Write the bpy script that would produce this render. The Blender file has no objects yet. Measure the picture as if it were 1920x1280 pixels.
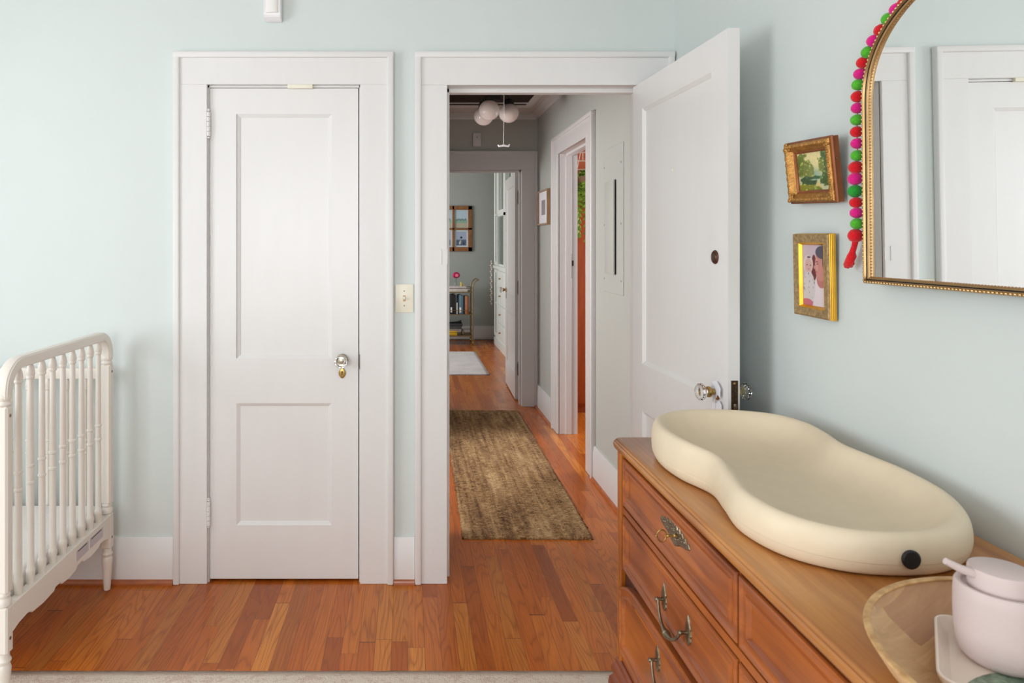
import bpy, bmesh, math, random
import numpy as np
from mathutils import Vector, Matrix
random.seed(7); np.random.seed(7)
S = bpy.context.scene
C = S.collection

# ---------------------------------------------------------------- camera
CAMH = 1.40
cam_d = bpy.data.cameras.new('camera'); cam = bpy.data.objects.new('camera', cam_d); C.objects.link(cam)
cam.location = (0, 0, CAMH); cam.rotation_euler = (math.pi/2, 0, 0)
cam_d.sensor_width = 36; cam_d.lens = 24.0
cam_d.shift_x = (960-765)/1920; cam_d.shift_y = (455-640)/1920
cam_d.clip_start = 0.05
cam_d.dof.use_dof = True; cam_d.dof.focus_distance = 2.7; cam_d.dof.aperture_fstop = 9.0
S.camera = cam
# ---------------------------------------------------------------- world, light, exposure
S.view_settings.view_transform = 'Standard'; S.view_settings.look = 'None'
S.view_settings.gamma = 1.0; S.view_settings.use_curve_mapping = False
S.view_settings.exposure = 0.07
W = bpy.data.worlds.new('sky'); S.world = W; W.use_nodes = True
W.node_tree.nodes['Background'].inputs[0].default_value = (0.80, 0.90, 1.0, 1)
W.node_tree.nodes['Background'].inputs[1].default_value = 1.0
S.cycles.max_bounces = 10; S.cycles.diffuse_bounces = 6; S.cycles.glossy_bounces = 5
S.cycles.transmission_bounces = 10; S.cycles.caustics_reflective = False; S.cycles.caustics_refractive = False
S.cycles.use_denoising = True
S.cycles.sample_clamp_indirect = 6.0
def area(name, loc, direction, sx, sy, power, col=(1, 1, 1)):
    d = bpy.data.lights.new(name, 'AREA'); d.shape = 'RECTANGLE'; d.size = sx; d.size_y = sy
    d.energy = power; d.color = col
    o = bpy.data.objects.new(name, d); C.objects.link(o); o.location = loc
    o.rotation_euler = Vector(direction).to_track_quat('-Z', 'Z').to_euler()
    return o
# daylight at the window openings (nursery: one window left, two behind; side room: one unseen; far room and hall: added fill lamps, no window)
area('daylight_window_left', (-3.00, 0.75, 1.50), (1, 0, 0), 1.6, 1.5, 52, (0.92, 0.965, 1.0))
area('daylight_window_rear', (-0.90, -2.50, 1.55), (0, 1, 0), 2.2, 1.5, 66, (0.96, 0.98, 1.0))
area('fill_light_far', (-1.92, 8.0, 1.55), (1, 0, 0), 1.6, 1.5, 66, (0.97, 1.0, 0.98))  # fill lamp added inside the far room; its wall has no window
area('daylight_window_side', (3.05, 5.2, 1.6), (-1, 0, -0.1), 1.2, 1.4, 60, (0.93, 0.96, 1.0))
area('fill_light_hall', (-1.40, 3.75, 1.60), (1, 0.75, -0.05), 1.0, 1.0, 66, (0.98, 0.97, 0.96))  # unseen fill lamp added behind the left opening to brighten the hall

# ---------------------------------------------------------------- node helpers
def lin(c):
    c = c/255.0
    return c/12.92 if c <= 0.04045 else ((c+0.055)/1.055)**2.4
def L(r, g, b): return (lin(r), lin(g), lin(b), 1.0)
class NT:
    def __init__(s, name):
        s.m = bpy.data.materials.new(name); s.m.use_nodes = True
        s.t = s.m.node_tree; s.n = s.t.nodes; s.l = s.t.links
        s.b = s.n['Principled BSDF']
    def put(s, sock, v):
        if isinstance(v, bpy.types.NodeSocket): s.l.new(v, sock)
        elif v is not None: sock.default_value = v
    def math(s, op, a, b=None, c=None):
        n = s.n.new('ShaderNodeMath'); n.operation = op
        s.put(n.inputs[0], a)
        if b is not None: s.put(n.inputs[1], b)
        if c is not None: s.put(n.inputs[2], c)
        return n.outputs[0]
    def obj(s):
        return s.n.new('ShaderNodeTexCoord').outputs['Object']
    def pos(s):
        return s.n.new('ShaderNodeNewGeometry').outputs['Position']
    def sep(s, v):
        n = s.n.new('ShaderNodeSeparateXYZ'); s.put(n.inputs[0], v); return n.outputs
    def comb(s, x, y, z):
        n = s.n.new('ShaderNodeCombineXYZ'); s.put(n.inputs[0], x); s.put(n.inputs[1], y); s.put(n.inputs[2], z); return n.outputs[0]
    def scale(s, v, k):
        n = s.n.new('ShaderNodeVectorMath'); n.operation = 'MULTIPLY'; s.put(n.inputs[0], v); n.inputs[1].default_value = k; return n.outputs[0]
    def noise(s, v, scale=5, detail=3, rough=0.5, dist=0.0):
        n = s.n.new('ShaderNodeTexNoise'); s.put(n.inputs['Vector'], v); n.inputs['Scale'].default_value = scale
        n.inputs['Detail'].default_value = detail; n.inputs['Roughness'].default_value = rough; n.inputs['Distortion'].default_value = dist
        return n.outputs[0]
    def white(s, v):
        n = s.n.new('ShaderNodeTexWhiteNoise'); n.noise_dimensions = '3D'; s.put(n.inputs['Vector'], v); return n.outputs[0]
    def ramp(s, f, stops, interp='LINEAR'):
        n = s.n.new('ShaderNodeValToRGB'); n.color_ramp.interpolation = interp; s.put(n.inputs[0], f)
        e = n.color_ramp.elements
        while len(e) < len(stops): e.new(0.5)
        for k, (p, c) in enumerate(stops): e[k].position = p; e[k].color = c
        return n.outputs[0]
    def mix(s, f, a, b, blend='MIX'):
        n = s.n.new('ShaderNodeMix'); n.data_type = 'RGBA'; n.blend_type = blend
        s.put(n.inputs[0], f); s.put(n.inputs[6], a); s.put(n.inputs[7], b); return n.outputs[2]
    def bump(s, h, strength=0.2, dist=0.002):
        n = s.n.new('ShaderNodeBump'); n.inputs['Strength'].default_value = strength; n.inputs['Distance'].default_value = dist
        s.put(n.inputs['Height'], h); s.l.new(n.outputs[0], s.b.inputs['Normal'])
    def set(s, **k):
        for a, v in k.items(): s.put(s.b.inputs[a.replace('_', ' ')], v)
        return s
def simple(name, col, rough=0.5, metal=0.0, var=0.05, vs=8.0, bump=0.0, bs=60.0, spec=None, coat=0.0, bd=0.002, stretch=(1, 1, 1)):
    t = NT(name); o = t.scale(t.obj(), stretch)
    f = t.noise(o, vs, 4)
    c1 = tuple(min(1, x*(1-var)) for x in col[:3])+(1,); c2 = tuple(min(1, x*(1+var)) for x in col[:3])+(1,)
    t.set(Base_Color=t.ramp(f, [(0.3, c1), (0.7, c2)]), Roughness=rough, Metallic=metal)
    if spec is not None: t.set(Specular_IOR_Level=spec)
    if coat: t.set(Coat_Weight=coat, Coat_Roughness=0.15)
    if bump: t.bump(t.noise(o, bs, 3), bump, bd)
    return t.m
M = {}
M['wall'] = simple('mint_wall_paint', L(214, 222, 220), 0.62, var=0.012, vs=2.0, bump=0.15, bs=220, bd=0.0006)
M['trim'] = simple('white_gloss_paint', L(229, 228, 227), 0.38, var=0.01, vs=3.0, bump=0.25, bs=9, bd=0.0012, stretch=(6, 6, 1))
M['door'] = simple('white_door_paint', L(231, 230, 229), 0.30, var=0.01, vs=3.0, bump=0.3, bs=6, bd=0.0012, stretch=(5, 5, 1))
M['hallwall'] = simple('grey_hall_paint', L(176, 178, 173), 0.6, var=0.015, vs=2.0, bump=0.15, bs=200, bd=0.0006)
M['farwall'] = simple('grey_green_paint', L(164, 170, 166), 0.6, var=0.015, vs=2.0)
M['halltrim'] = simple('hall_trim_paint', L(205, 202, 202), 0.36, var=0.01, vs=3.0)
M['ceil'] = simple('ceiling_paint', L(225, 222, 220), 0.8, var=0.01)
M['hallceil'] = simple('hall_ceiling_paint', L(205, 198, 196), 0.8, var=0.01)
M['crib'] = simple('cream_white_lacquer', L(232, 225, 216), 0.33, var=0.01, vs=4.0)
M['shoe'] = simple('stained_shoe_wood', L(168, 92, 48), 0.3, var=0.2, vs=12, stretch=(1, 1, 6), coat=0.3)
M['brass'] = simple('aged_brass', L(176, 146, 88), 0.3, 1.0, var=0.15, vs=60)
M['darkbrass'] = simple('dark_bronze', L(92, 74, 60), 0.35, 1.0, var=0.25, vs=90)
M['pewter'] = simple('antique_pewter', L(140, 128, 108), 0.36, 1.0, var=0.35, vs=70, bump=0.6, bs=160, bd=0.001)
M['copper'] = simple('oil_rubbed_bronze', L(110, 72, 62), 0.35, 1.0, var=0.2, vs=80)
M['bead'] = simple('bead_gold', L(232, 204, 150), 0.25, 1.0, var=0.05)
M['gold'] = simple('mirror_gold', L(178, 144, 100), 0.38, 1.0, var=0.08, vs=30)
M['goldside'] = simple('bronze_gold', L(170, 130, 84), 0.42, 1.0, var=0.12, vs=30)
M['fgold'] = simple('gilt_wood', L(188, 138, 74), 0.42, 0.75, var=0.25, vs=60, bump=0.9, bs=140, bd=0.0025)
M['fcopper'] = simple('coppery_wood', L(150, 92, 58), 0.42, 0.55, var=0.15, vs=30)
M['fyellow'] = simple('bright_gilt', L(226, 172, 60), 0.33, 0.8, var=0.1, vs=30)
M['ftaupe'] = simple('embossed_taupe_gilt', L(168, 140, 98), 0.5, 0.35, var=0.35, vs=110, bump=0.9, bs=200, bd=0.002)
M['ivory'] = simple('ivory_plastic', L(237, 232, 214), 0.3, var=0.01)
M['white_pl'] = simple('white_plastic', L(238, 236, 238), 0.3, var=0.01)
M['lens'] = simple('frosted_lens', L(240, 238, 236), 0.5, var=0.01)
M['black'] = simple('black_enamel', L(20, 20, 22), 0.45, var=0.2)
M['dark'] = simple('dark_gap', L(26, 24, 22), 0.8, var=0.1)
M['pad'] = simple('cream_foam', L(230, 214, 186), 0.48, var=0.02, vs=30, bump=0.25, bs=500, bd=0.0004)
M['pink'] = simple('blush_ceramic', L(207, 190, 187), 0.55, var=0.01, bump=0.15, bs=400, bd=0.0004)
M['tray'] = simple('cream_melamine', L(232, 216, 202), 0.3, var=0.01)
M['cord'] = simple('white_cord', L(235, 232, 228), 0.6, var=0.02)
M['globe'] = simple('opal_glass', L(222, 212, 208), 0.18, var=0.01)
M['paper'] = simple('white_paper', L(240, 240, 246), 0.7, var=0.01)
M['sheet'] = simple('white_sheet', L(238, 234, 232), 0.85, var=0.03, vs=60)
M['glassdark'] = simple('cabinet_glass', L(96, 112, 106), 0.08, var=0.1)
M['cabinet'] = simple('cabinet_paint', L(226, 230, 226), 0.35, var=0.01)
M['sashwood'] = simple('old_sash_wood', L(140, 92, 52), 0.5, var=0.3, vs=10, stretch=(6, 6, 1))
M['pinewood'] = simple('light_frame_wood', L(160, 124, 90), 0.5, var=0.15, vs=10)
M['rust'] = simple('rust_stained_wood', L(172, 78, 34), 0.4, var=0.15, vs=4, stretch=(6, 6, 1))
M['leaf'] = simple('fern_green', L(132, 164, 44), 0.5, var=0.4, vs=14)
M['stem'] = simple('dark_stem', L(60, 80, 50), 0.6, var=0.2)
M['scrap'] = simple('scrap_grey', L(150, 140, 140), 0.6, var=0.1)
t = NT('clear_cut_glass'); t.set(Base_Color=(0.97, 0.98, 0.98, 1), Roughness=t.math('MULTIPLY', t.noise(t.obj(), 40), 0.04), Transmission_Weight=1.0, IOR=1.5); M['glass'] = t.m
t = NT('mirror_glass'); t.set(Base_Color=(0.93, 0.95, 0.945, 1), Roughness=t.math('MULTIPLY', t.noise(t.obj(), 4), 0.004), Metallic=1.0); M['mirror'] = t.m
def felt(name, c):
    t = NT(name); o = t.obj(); f = t.noise(o, 260, 4)
    t.set(Base_Color=t.ramp(f, [(0.25, tuple(x*0.75 for x in c[:3])+(1,)), (0.75, tuple(min(1, x*1.15) for x in c[:3])+(1,))]), Roughness=0.95, Sheen_Weight=0.25)
    t.bump(t.noise(o, 500, 3), 0.6, 0.001); return t.m
M['felt_red'] = felt('red_felt', L(226, 12, 30)); M['felt_pink'] = felt('magenta_felt', L(232, 20, 140)); M['felt_green'] = felt('green_felt', L(84, 190, 44))
M['felt_green_deep'] = felt('deep_green_felt', L(30, 158, 48))

def floor_mat():
    t = NT('oak_strip_floor'); x, y, z = t.sep(t.pos())[:3]
    w = 0.0572; r = t.math('DIVIDE', x, w); row = t.math('FLOOR', r); fx = t.math('FRACT', r)
    r1 = t.white(t.comb(row, 3.1, 0.7)); yy = t.math('DIVIDE', t.math('ADD', y, t.math('MULTIPLY', r1, 5.3)), 0.82)
    # uneven board lengths
    yy = t.math('ADD', yy, t.math('MULTIPLY', t.math('SINE', t.math('ADD', t.math('MULTIPLY', yy, 2.1), t.math('MULTIPLY', row, 1.7))), 0.28))
    idx = t.math('FLOOR', yy); fy = t.math('FRACT', yy)
    c = t.white(t.comb(row, idx, 1.3)); c2 = t.white(t.comb(idx, row, 9.3))
    base = t.ramp(c, [(0.0, L(160, 80, 26)), (0.25, L(200, 108, 36)), (0.5, L(218, 128, 48)), (0.72, L(188, 96, 30)), (0.88, L(234, 152, 64)), (1.0, L(146, 72, 28))])
    off = t.math('MULTIPLY', c2, 37.0)
    n1 = t.noise(t.comb(t.math('MULTIPLY', x, 9.0), t.math('MULTIPLY', y, 0.9), off), 1.0, 2, 0.4)
    rings = t.math('ABSOLUTE', t.math('SINE', t.math('MULTIPLY', n1, 62.0)))
    rings = t.math('POWER', t.math('SUBTRACT', 1.0, rings), 2.0)
    fine = t.noise(t.comb(t.math('MULTIPLY', x, 230.0), t.math('MULTIPLY', y, 5.0), off), 1.0, 3, 0.6)
    blotch = t.noise(t.comb(t.math('MULTIPLY', x, 2.5), t.math('MULTIPLY', y, 1.6), 1.0), 1.0, 3, 0.5)
    col = t.mix(t.math('MULTIPLY', rings, 0.55), base, L(104, 48, 16))
    col = t.mix(t.math('MULTIPLY', t.math('POWER', t.math('SUBTRACT', 1.0, fine), 1.8), 0.95), col, L(116, 52, 16))
    col = t.mix(t.math('MULTIPLY', blotch, 0.30), col, L(206, 104, 24))
    gx = t.math('LESS_THAN', t.math('MINIMUM', fx, t.math('SUBTRACT', 1.0, fx)), 0.011)
    gy = t.math('LESS_THAN', t.math('MINIMUM', fy, t.math('SUBTRACT', 1.0, fy)), 0.0012)
    g = t.math('MAXIMUM', gx, gy)
    gsel = t.math('MULTIPLY', g, t.math('ADD', 0.35, t.math('MULTIPLY', c2, 0.6)))
    col = t.mix(gsel, col, L(70, 32, 18))
    t.set(Base_Color=col, Roughness=t.math('ADD', 0.20, t.math('MULTIPLY', blotch, 0.16)), Specular_IOR_Level=0.38, Coat_Weight=0.1, Coat_Roughness=0.15)
    t.bump(t.math('MULTIPLY', g, -1.0), 0.2, 0.001)
    return t.m
M['floor'] = floor_mat()

def wood(name, axis, cols, k=1.0, rough=0.3, coat=0.3):
    t = NT(name); x, y, z = t.sep(t.obj())[:3]
    v = [x, y, z]; s = [26.0, 26.0, 26.0]; s[axis] = 1.8
    vv = t.comb(*[t.math('MULTIPLY', v[i], s[i]*k) for i in range(3)])
    n = t.noise(vv, 1.0, 5, 0.6, 0.4)
    big = t.noise(t.obj(), 3.2*k, 2)
    f = t.math('ADD', t.math('MULTIPLY', n, 0.55), t.math('MULTIPLY', big, 0.45))
    fs = t.noise(t.comb(*[t.math('MULTIPLY', v[i], (300.0 if i != axis else 9.0)) for i in range(3)]), 1.0, 2)
    col = t.ramp(f, [(0.30, cols[0]), (0.46, cols[1]), (0.56, cols[2]), (0.72, cols[3])])
    col = t.mix(t.math('MULTIPLY', fs, 0.22), col, cols[0])
    t.set(Base_Color=col, Roughness=rough, Coat_Weight=coat, Coat_Roughness=0.18)
    t.bump(fs, 0.08, 0.0006)
    return t.m
DW = (L(112, 54, 12), L(166, 90, 22), L(190, 110, 30), L(212, 136, 48))
M['dtop'] = wood('dresser_top_cherry', 1, (L(112, 62, 28), L(154, 94, 44), L(190, 126, 62), L(222, 160, 90)), 0.8, 0.28, 0.25)
M['dcase'] = wood('dresser_case_cherry', 2, DW)
M['drail'] = wood('dresser_rail_cherry', 1, (L(92, 42, 20), L(150, 80, 40), L(178, 98, 42), L(202, 124, 60)), 1.0, 0.3, 0.15)
M['dpanel'] = wood('dresser_panel_cherry', 1, (L(158, 74, 2), L(214, 116, 4), L(236, 142, 12), L(250, 172, 34)), 0.7, 0.3, 0.12)
M['dmould'] = simple('dresser_dark_moulding', L(132, 66, 38), 0.35, var=0.2, vs=12, stretch=(4, 1, 4), coat=0.2)
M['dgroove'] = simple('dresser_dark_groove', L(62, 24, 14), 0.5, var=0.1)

def bowl_mat():
    t = NT('acacia_staves'); o = t.obj(); x, y, z = t.sep(o)[:3]
    a = 0.6; u = t.math('ADD', t.math('MULTIPLY', x, math.cos(a)), t.math('MULTIPLY', y, math.sin(a)))
    v = t.math('SUBTRACT', t.math('MULTIPLY', y, math.cos(a)), t.math('MULTIPLY', x, math.sin(a)))
    row = t.math('FLOOR', t.math('DIVIDE', v, 0.044)); uu = t.math('DIVIDE', t.math('ADD', u, t.math('MULTIPLY', t.white(t.comb(row, 2.0, 5.0)), 0.6)), 0.10)
    idx = t.math('FLOOR', uu); c = t.white(t.comb(row, idx, 17.9))
    base = t.ramp(c, [(0.0, L(246, 212, 158)), (0.3, L(232, 190, 138)), (0.5, L(204, 158, 116)), (0.7, L(180, 140, 108)), (0.85, L(222, 178, 132)), (1.0, L(244, 208, 152))])
    n = t.noise(t.comb(t.math('MULTIPLY', u, 10.0), t.math('MULTIPLY', v, 80.0), t.math('MULTIPLY', c, 30.0)), 1.0, 4, 0.6, 0.8)
    col = t.mix(t.math('MULTIPLY', n, 0.85), base, L(150, 102, 70))
    t.set(Base_Color=col, Roughness=0.45); t.bump(n, 0.05, 0.001); return t.m
M['bowl'] = bowl_mat()
t = NT('pale_rim_wood'); t.set(Base_Color=t.ramp(t.noise(t.scale(t.obj(), (1, 1, 1)), 60, 4), [(0.3, L(180, 134, 84)), (0.7, L(222, 182, 126))]), Roughness=0.5); M['bowlrim'] = t.m

def jute_mat():
    t = NT('jute_weave'); x, y, z = t.sep(t.pos())[:3]
    streak = t.noise(t.comb(t.math('MULTIPLY', x, 34.0), t.math('MULTIPLY', y, 1.6), 0.0), 1.0, 4, 0.6)
    big = t.noise(t.comb(t.math('MULTIPLY', x, 5.0), t.math('MULTIPLY', y, 2.4), 4.0), 1.0, 3)
    weave = t.noise(t.comb(t.math('MULTIPLY', x, 110.0), t.math('MULTIPLY', y, 150.0), 0.0), 1.0, 3, 0.7)
    rows = t.noise(t.comb(t.math('MULTIPLY', x, 26.0), t.math('MULTIPLY', y, 120.0), 9.0), 1.0, 2, 0.6)
    f = t.math('ADD', t.math('ADD', t.math('MULTIPLY', streak, 0.26), t.math('MULTIPLY', big, 0.20)), t.math('ADD', t.math('MULTIPLY', weave, 0.24), t.math('MULTIPLY', rows, 0.30)))
    col = t.ramp(f, [(0.40, L(78, 50, 30)), (0.46, L(134, 98, 62)), (0.52, L(178, 140, 94)), (0.60, L(220, 186, 138))])
    h = t.math('ADD', weave, rows)
    t.set(Base_Color=col, Roughness=0.95); t.bump(h, 1.0, 0.012); return t.m
M['jute'] = jute_mat()
def rug_mat():
    t = NT('cream_loop_rug'); x, y, z = t.sep(t.pos())[:3]
    a = t.noise(t.comb(t.math('MULTIPLY', x, 9.0), t.math('MULTIPLY', y, 14.0), 0.0), 1.0, 3, 0.7, 1.5)
    b = t.noise(t.comb(t.math('MULTIPLY', x, 190.0), t.math('MULTIPLY', y, 190.0), 0.0), 1.0, 2)
    c = t.noise(t.comb(t.math('MULTIPLY', x, 30.0), t.math('MULTIPLY', y, 40.0), 7.0), 1.0, 3, 0.6, 2.0)
    edge = t.math('GREATER_THAN', y, 2.205)
    f = t.math('MULTIPLY', t.math('GREATER_THAN', t.math('ADD', t.math('MULTIPLY', a, 0.5), t.math('MULTIPLY', c, 0.5)), 0.53), t.math('SUBTRACT', 1.0, edge))
    base = t.mix(t.math('MULTIPLY', f, 0.55), L(226, 213, 198), L(196, 166, 152))
    col = t.mix(t.math('MULTIPLY', b, 0.45), base, L(186, 168, 154))
    t.set(Base_Color=col, Roughness=0.95); t.bump(b, 0.8, 0.004); return t.m
M['creamrug'] = rug_mat()
M['lavrug'] = simple('pale_lavender_rug', L(206, 200, 202), 0.95, var=0.10, vs=5, bump=0.5, bs=120, bd=0.004)
def brick_mat():
    t = NT('rust_brick'); x, y, z = t.sep(t.pos())[:3]
    n = t.n.new('ShaderNodeTexBrick'); t.l.new(t.comb(x, z, 0.0), n.inputs[0])
    n.inputs['Color1'].default_value = L(176, 88, 52); n.inputs['Color2'].default_value = L(150, 70, 44); n.inputs['Mortar'].default_value = L(190, 160, 140)
    n.inputs['Scale'].default_value = 1.0; n.inputs['Brick Width'].default_value = 0.21; n.inputs['Row Height'].default_value = 0.072; n.inputs['Mortar Size'].default_value = 0.006
    t.set(Base_Color=n.outputs[0], Roughness=0.85); t.bump(n.outputs[1], -0.4, 0.004); return t.m
M['brick'] = brick_mat()
t = NT('painted_picture'); a = t.n.new('ShaderNodeAttribute'); a.attribute_name = 'Col'
t.set(Base_Color=t.mix(t.math('MULTIPLY', t.noise(t.obj(), 900, 2), 0.12), a.outputs[0], L(90, 80, 60)), Roughness=0.35); M['art'] = t.m
def leafprint_mat(cx, cy):
    t = NT('tray_leaf_print'); x, y, z = t.sep(t.obj())[:3]
    f = t.noise(t.obj(), 70, 5, 0.7)
    t.set(Base_Color=t.ramp(f, [(0.35, L(84, 98, 86)), (0.55, L(128, 148, 126)), (0.7, L(170, 184, 160))]), Roughness=0.35); return t.m
M['leafprint'] = leafprint_mat(0, 0)
M['nickel'] = simple('worn_nickel', L(176, 168, 152), 0.3, 1.0, var=0.12, vs=60)
M['sticker'] = simple('sticker_grey', L(200, 192, 196), 0.6)
def bookmat(name, c): return simple(name, L(*c), 0.5, var=0.12, vs=40, stretch=(1, 1, 0.3))

# ---------------------------------------------------------------- geometry helpers
ORG = {}
class G:
    def __init__(s): s.bm = bmesh.new()
    def _x(s, vs, M_):
        if M_ is not None:
            for v in vs: v.co = M_ @ v.co
    def box(s, x0, y0, z0, x1, y1, z1, bev=0.0, seg=2, X=None):
        r = bmesh.ops.create_cube(s.bm, size=1.0); vs = r['verts']
        for v in vs: v.co = Vector(((x0+x1)/2+v.co.x*(x1-x0), (y0+y1)/2+v.co.y*(y1-y0), (z0+z1)/2+v.co.z*(z1-z0)))
        if bev > 0:
            bev = min(bev, 0.45*min(abs(x1-x0), abs(y1-y0), abs(z1-z0)))
            es = list({e for v in vs for e in v.link_edges})
            r = bmesh.ops.bevel(s.bm, geom=es, offset=bev, segments=seg, affect='EDGES', profile=0.5)
            vs = list({v for f in r['faces'] for v in f.verts} | {v for v in vs if v.is_valid})
        s._x(vs, X); return s
    def lathe(s, prof, org=(0, 0, 0), axis=(0, 0, 1), n=24, X=None, cap=True, flat=False):
        q = Vector((0, 0, 1)).rotation_difference(Vector(axis).normalized()).to_matrix(); o = Vector(org)
        rings = []; allv = []
        for (r, z) in prof:
            if r < 1e-6:
                v = s.bm.verts.new(o+q @ Vector((0, 0, z))); rings.append([v]); allv.append(v)
            else:
                ring = [s.bm.verts.new(o+q @ Vector((r*math.cos(2*math.pi*k/n), r*math.sin(2*math.pi*k/n), z))) for k in range(n)]
                rings.append(ring); allv += ring
        for a, b in zip(rings[:-1], rings[1:]):
            if len(a) == 1 and len(b) == 1: continue
            for k in range(n):
                k2 = (k+1) % n
                if len(a) == 1: s.bm.faces.new((a[0], b[k], b[k2]))
                elif len(b) == 1: s.bm.faces.new((a[k], b[0], a[k2]))
                else: s.bm.faces.new((a[k], b[k], b[k2], a[k2]))
        if cap:
            for ring in (rings[0], rings[-1]):
                if len(ring) > 2: s.bm.faces.new(ring)
        s._x(allv, X); return s
    def cyl(s, p0, p1, r0, r1=None, n=16, X=None):
        p0 = Vector(p0); p1 = Vector(p1); d = p1-p0
        return s.lathe([(r0, 0), (r0 if r1 is None else r1, d.length)], p0, d, n, X)
    def sph(s, c, r, n=16, sc=(1, 1, 1), X=None, jit=0.0):
        m = Matrix.Translation(c) @ Matrix.Diagonal((*[r*k for k in sc], 1))
        rr = bmesh.ops.create_uvsphere(s.bm, u_segments=n, v_segments=max(6, n*2//3), radius=1, matrix=m)
        if jit:
            for v in rr['verts']: v.co += Vector([random.uniform(-jit, jit)*r for _ in range(3)])
        s._x(rr['verts'], X); return s
    def ico(s, c, r, sub=1, X=None):
        rr = bmesh.ops.create_icosphere(s.bm, subdivisions=sub, radius=r, matrix=Matrix.Translation(c)); s._x(rr['verts'], X); return s
    def tube(s, pts, rad, n=10, X=None):
        pts = [Vector(p) for p in pts]; m = len(pts)
        rad = rad if isinstance(rad, (list, tuple)) else [rad]*m
        rings = []; up = None; allv = []
        for i, p in enumerate(pts):
            d = (pts[min(i+1, m-1)]-pts[max(i-1, 0)]).normalized()
            if up is None:
                up = d.orthogonal().normalized()
            up = (up-d*up.dot(d)).normalized(); sd = d.cross(up)
            ring = [s.bm.verts.new(p+rad[i]*(math.cos(2*math.pi*k/n)*up+math.sin(2*math.pi*k/n)*sd)) for k in range(n)]
            rings.append(ring); allv += ring
        for a, b in zip(rings[:-1], rings[1:]):
            for k in range(n): s.bm.faces.new((a[k], a[(k+1) % n], b[(k+1) % n], b[k]))
        s.bm.faces.new(rings[0]); s.bm.faces.new(rings[-1]); s._x(allv, X); return s
    def prism(s, poly, f0, f1, X=None):
        """poly 2-D; f0(u,v), f1(u,v) give the two 3-D ends"""
        a = [s.bm.verts.new(Vector(f0(*p))) for p in poly]; b = [s.bm.verts.new(Vector(f1(*p))) for p in poly]
        n = len(poly)
        for k in range(n): s.bm.faces.new((a[k], a[(k+1) % n], b[(k+1) % n], b[k]))
        s.bm.faces.new(a); s.bm.faces.new(b[::-1]); s._x(a+b, X); return s
    def levels(s, outline, lv, f, X=None, cap=(True, True)):
        """stack of inset outlines: lv = [(inset, height)], f(u,v,h)->3-D"""
        rings = []; allv = []
        for (ins, h) in lv:
            ring = [s.bm.verts.new(Vector(f(u, v, h))) for (u, v) in inset(outline, ins)]; rings.append(ring); allv += ring
        n = len(outline)
        for a, b in zip(rings[:-1], rings[1:]):
            for k in range(n): s.bm.faces.new((a[k], a[(k+1) % n], b[(k+1) % n], b[k]))
        if cap[0]: s.bm.faces.new(rings[0][::-1])
        if cap[1]: s.bm.faces.new(rings[-1])
        s._x(allv, X); return s
    def ringsweep(s, outline, sec, f, X=None):
        """closed outline swept with closed section [(inset, height)]"""
        rings = [[s.bm.verts.new(Vector(f(u, v, h))) for (u, v) in inset(outline, ins)] for (ins, h) in sec]
        n = len(outline); m = len(sec)
        for j in range(m):
            a = rings[j]; b = rings[(j+1) % m]
            for k in range(n): s.bm.faces.new((a[k], a[(k+1) % n], b[(k+1) % n], b[k]))
        s._x([v for r in rings for v in r], X); return s
    def done(s, name, mat, parent=None, X=None, sharp=32, **tags):
        bm = s.bm
        if X is not None: bm.transform(X)
        bmesh.ops.recalc_face_normals(bm, faces=bm.faces)
        for fc in bm.faces: fc.smooth = True
        ca = math.radians(sharp)
        for e in bm.edges:
            if len(e.link_faces) == 2: e.smooth = e.calc_face_angle(0) < ca
        if parent is not None:
            root = parent
            while root.parent: root = root.parent
            org = Vector(root.location) if root.name in ORG else Vector((0, 0, 0))
        else:
            cs = [v.co for v in bm.verts]
            org = Vector(((min(c.x for c in cs)+max(c.x for c in cs))/2, (min(c.y for c in cs)+max(c.y for c in cs))/2, min(c.z for c in cs)))
        bm.transform(Matrix.Translation(-org))
        me = bpy.data.meshes.new(name); bm.to_mesh(me); bm.free()
        me.materials.append(M[mat] if isinstance(mat, str) else mat)
        o = bpy.data.objects.new(name, me); C.objects.link(o)
        if parent is not None: o.parent = parent
        else: o.location = org; ORG[o.name] = 1
        for k, v in tags.items(): o[k] = v
        return o
def inset(poly, d):
    """offset a closed counter-clockwise polygon inwards by d (mitred)"""
    n = len(poly); out = []
    for k in range(n):
        p0 = Vector(poly[k-1]); p1 = Vector(poly[k]); p2 = Vector(poly[(k+1) % n])
        a = (p1-p0).normalized(); b = (p2-p1).normalized()
        na = Vector((-a.y, a.x)); nb = Vector((-b.y, b.x)); m = na+nb
        if m.length < 1e-6: m = na
        m.normalize(); c = max(0.4, m.dot(na)); out.append(tuple(p1+m*(d/c)))
    return out
def thing(name, loc, label, cat, group=None, kind=None):
    o = bpy.data.objects.new(name, None); C.objects.link(o); o.location = loc; o.empty_display_size = 0.1
    ORG[o.name] = 1
    o['label'] = label
    if cat: o['category'] = cat
    if group: o['group'] = group
    if kind: o['kind'] = kind
    return o
def rect(u0, v0, u1, v1): return [(u0, v0), (u1, v0), (u1, v1), (u0, v1)]
def crom(pts, n=8):
    out = []; m = len(pts)
    for i in range(m):
        p0, p1, p2, p3 = [Vector(pts[(i+k-1) % m]) for k in range(4)]
        for j in range(n):
            t_ = j/n
            out.append(tuple(0.5*((2*p1)+(-p0+p2)*t_+(2*p0-5*p1+4*p2-p3)*t_**2+(-p0+3*p1-3*p2+p3)*t_**3)))
    return out
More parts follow.
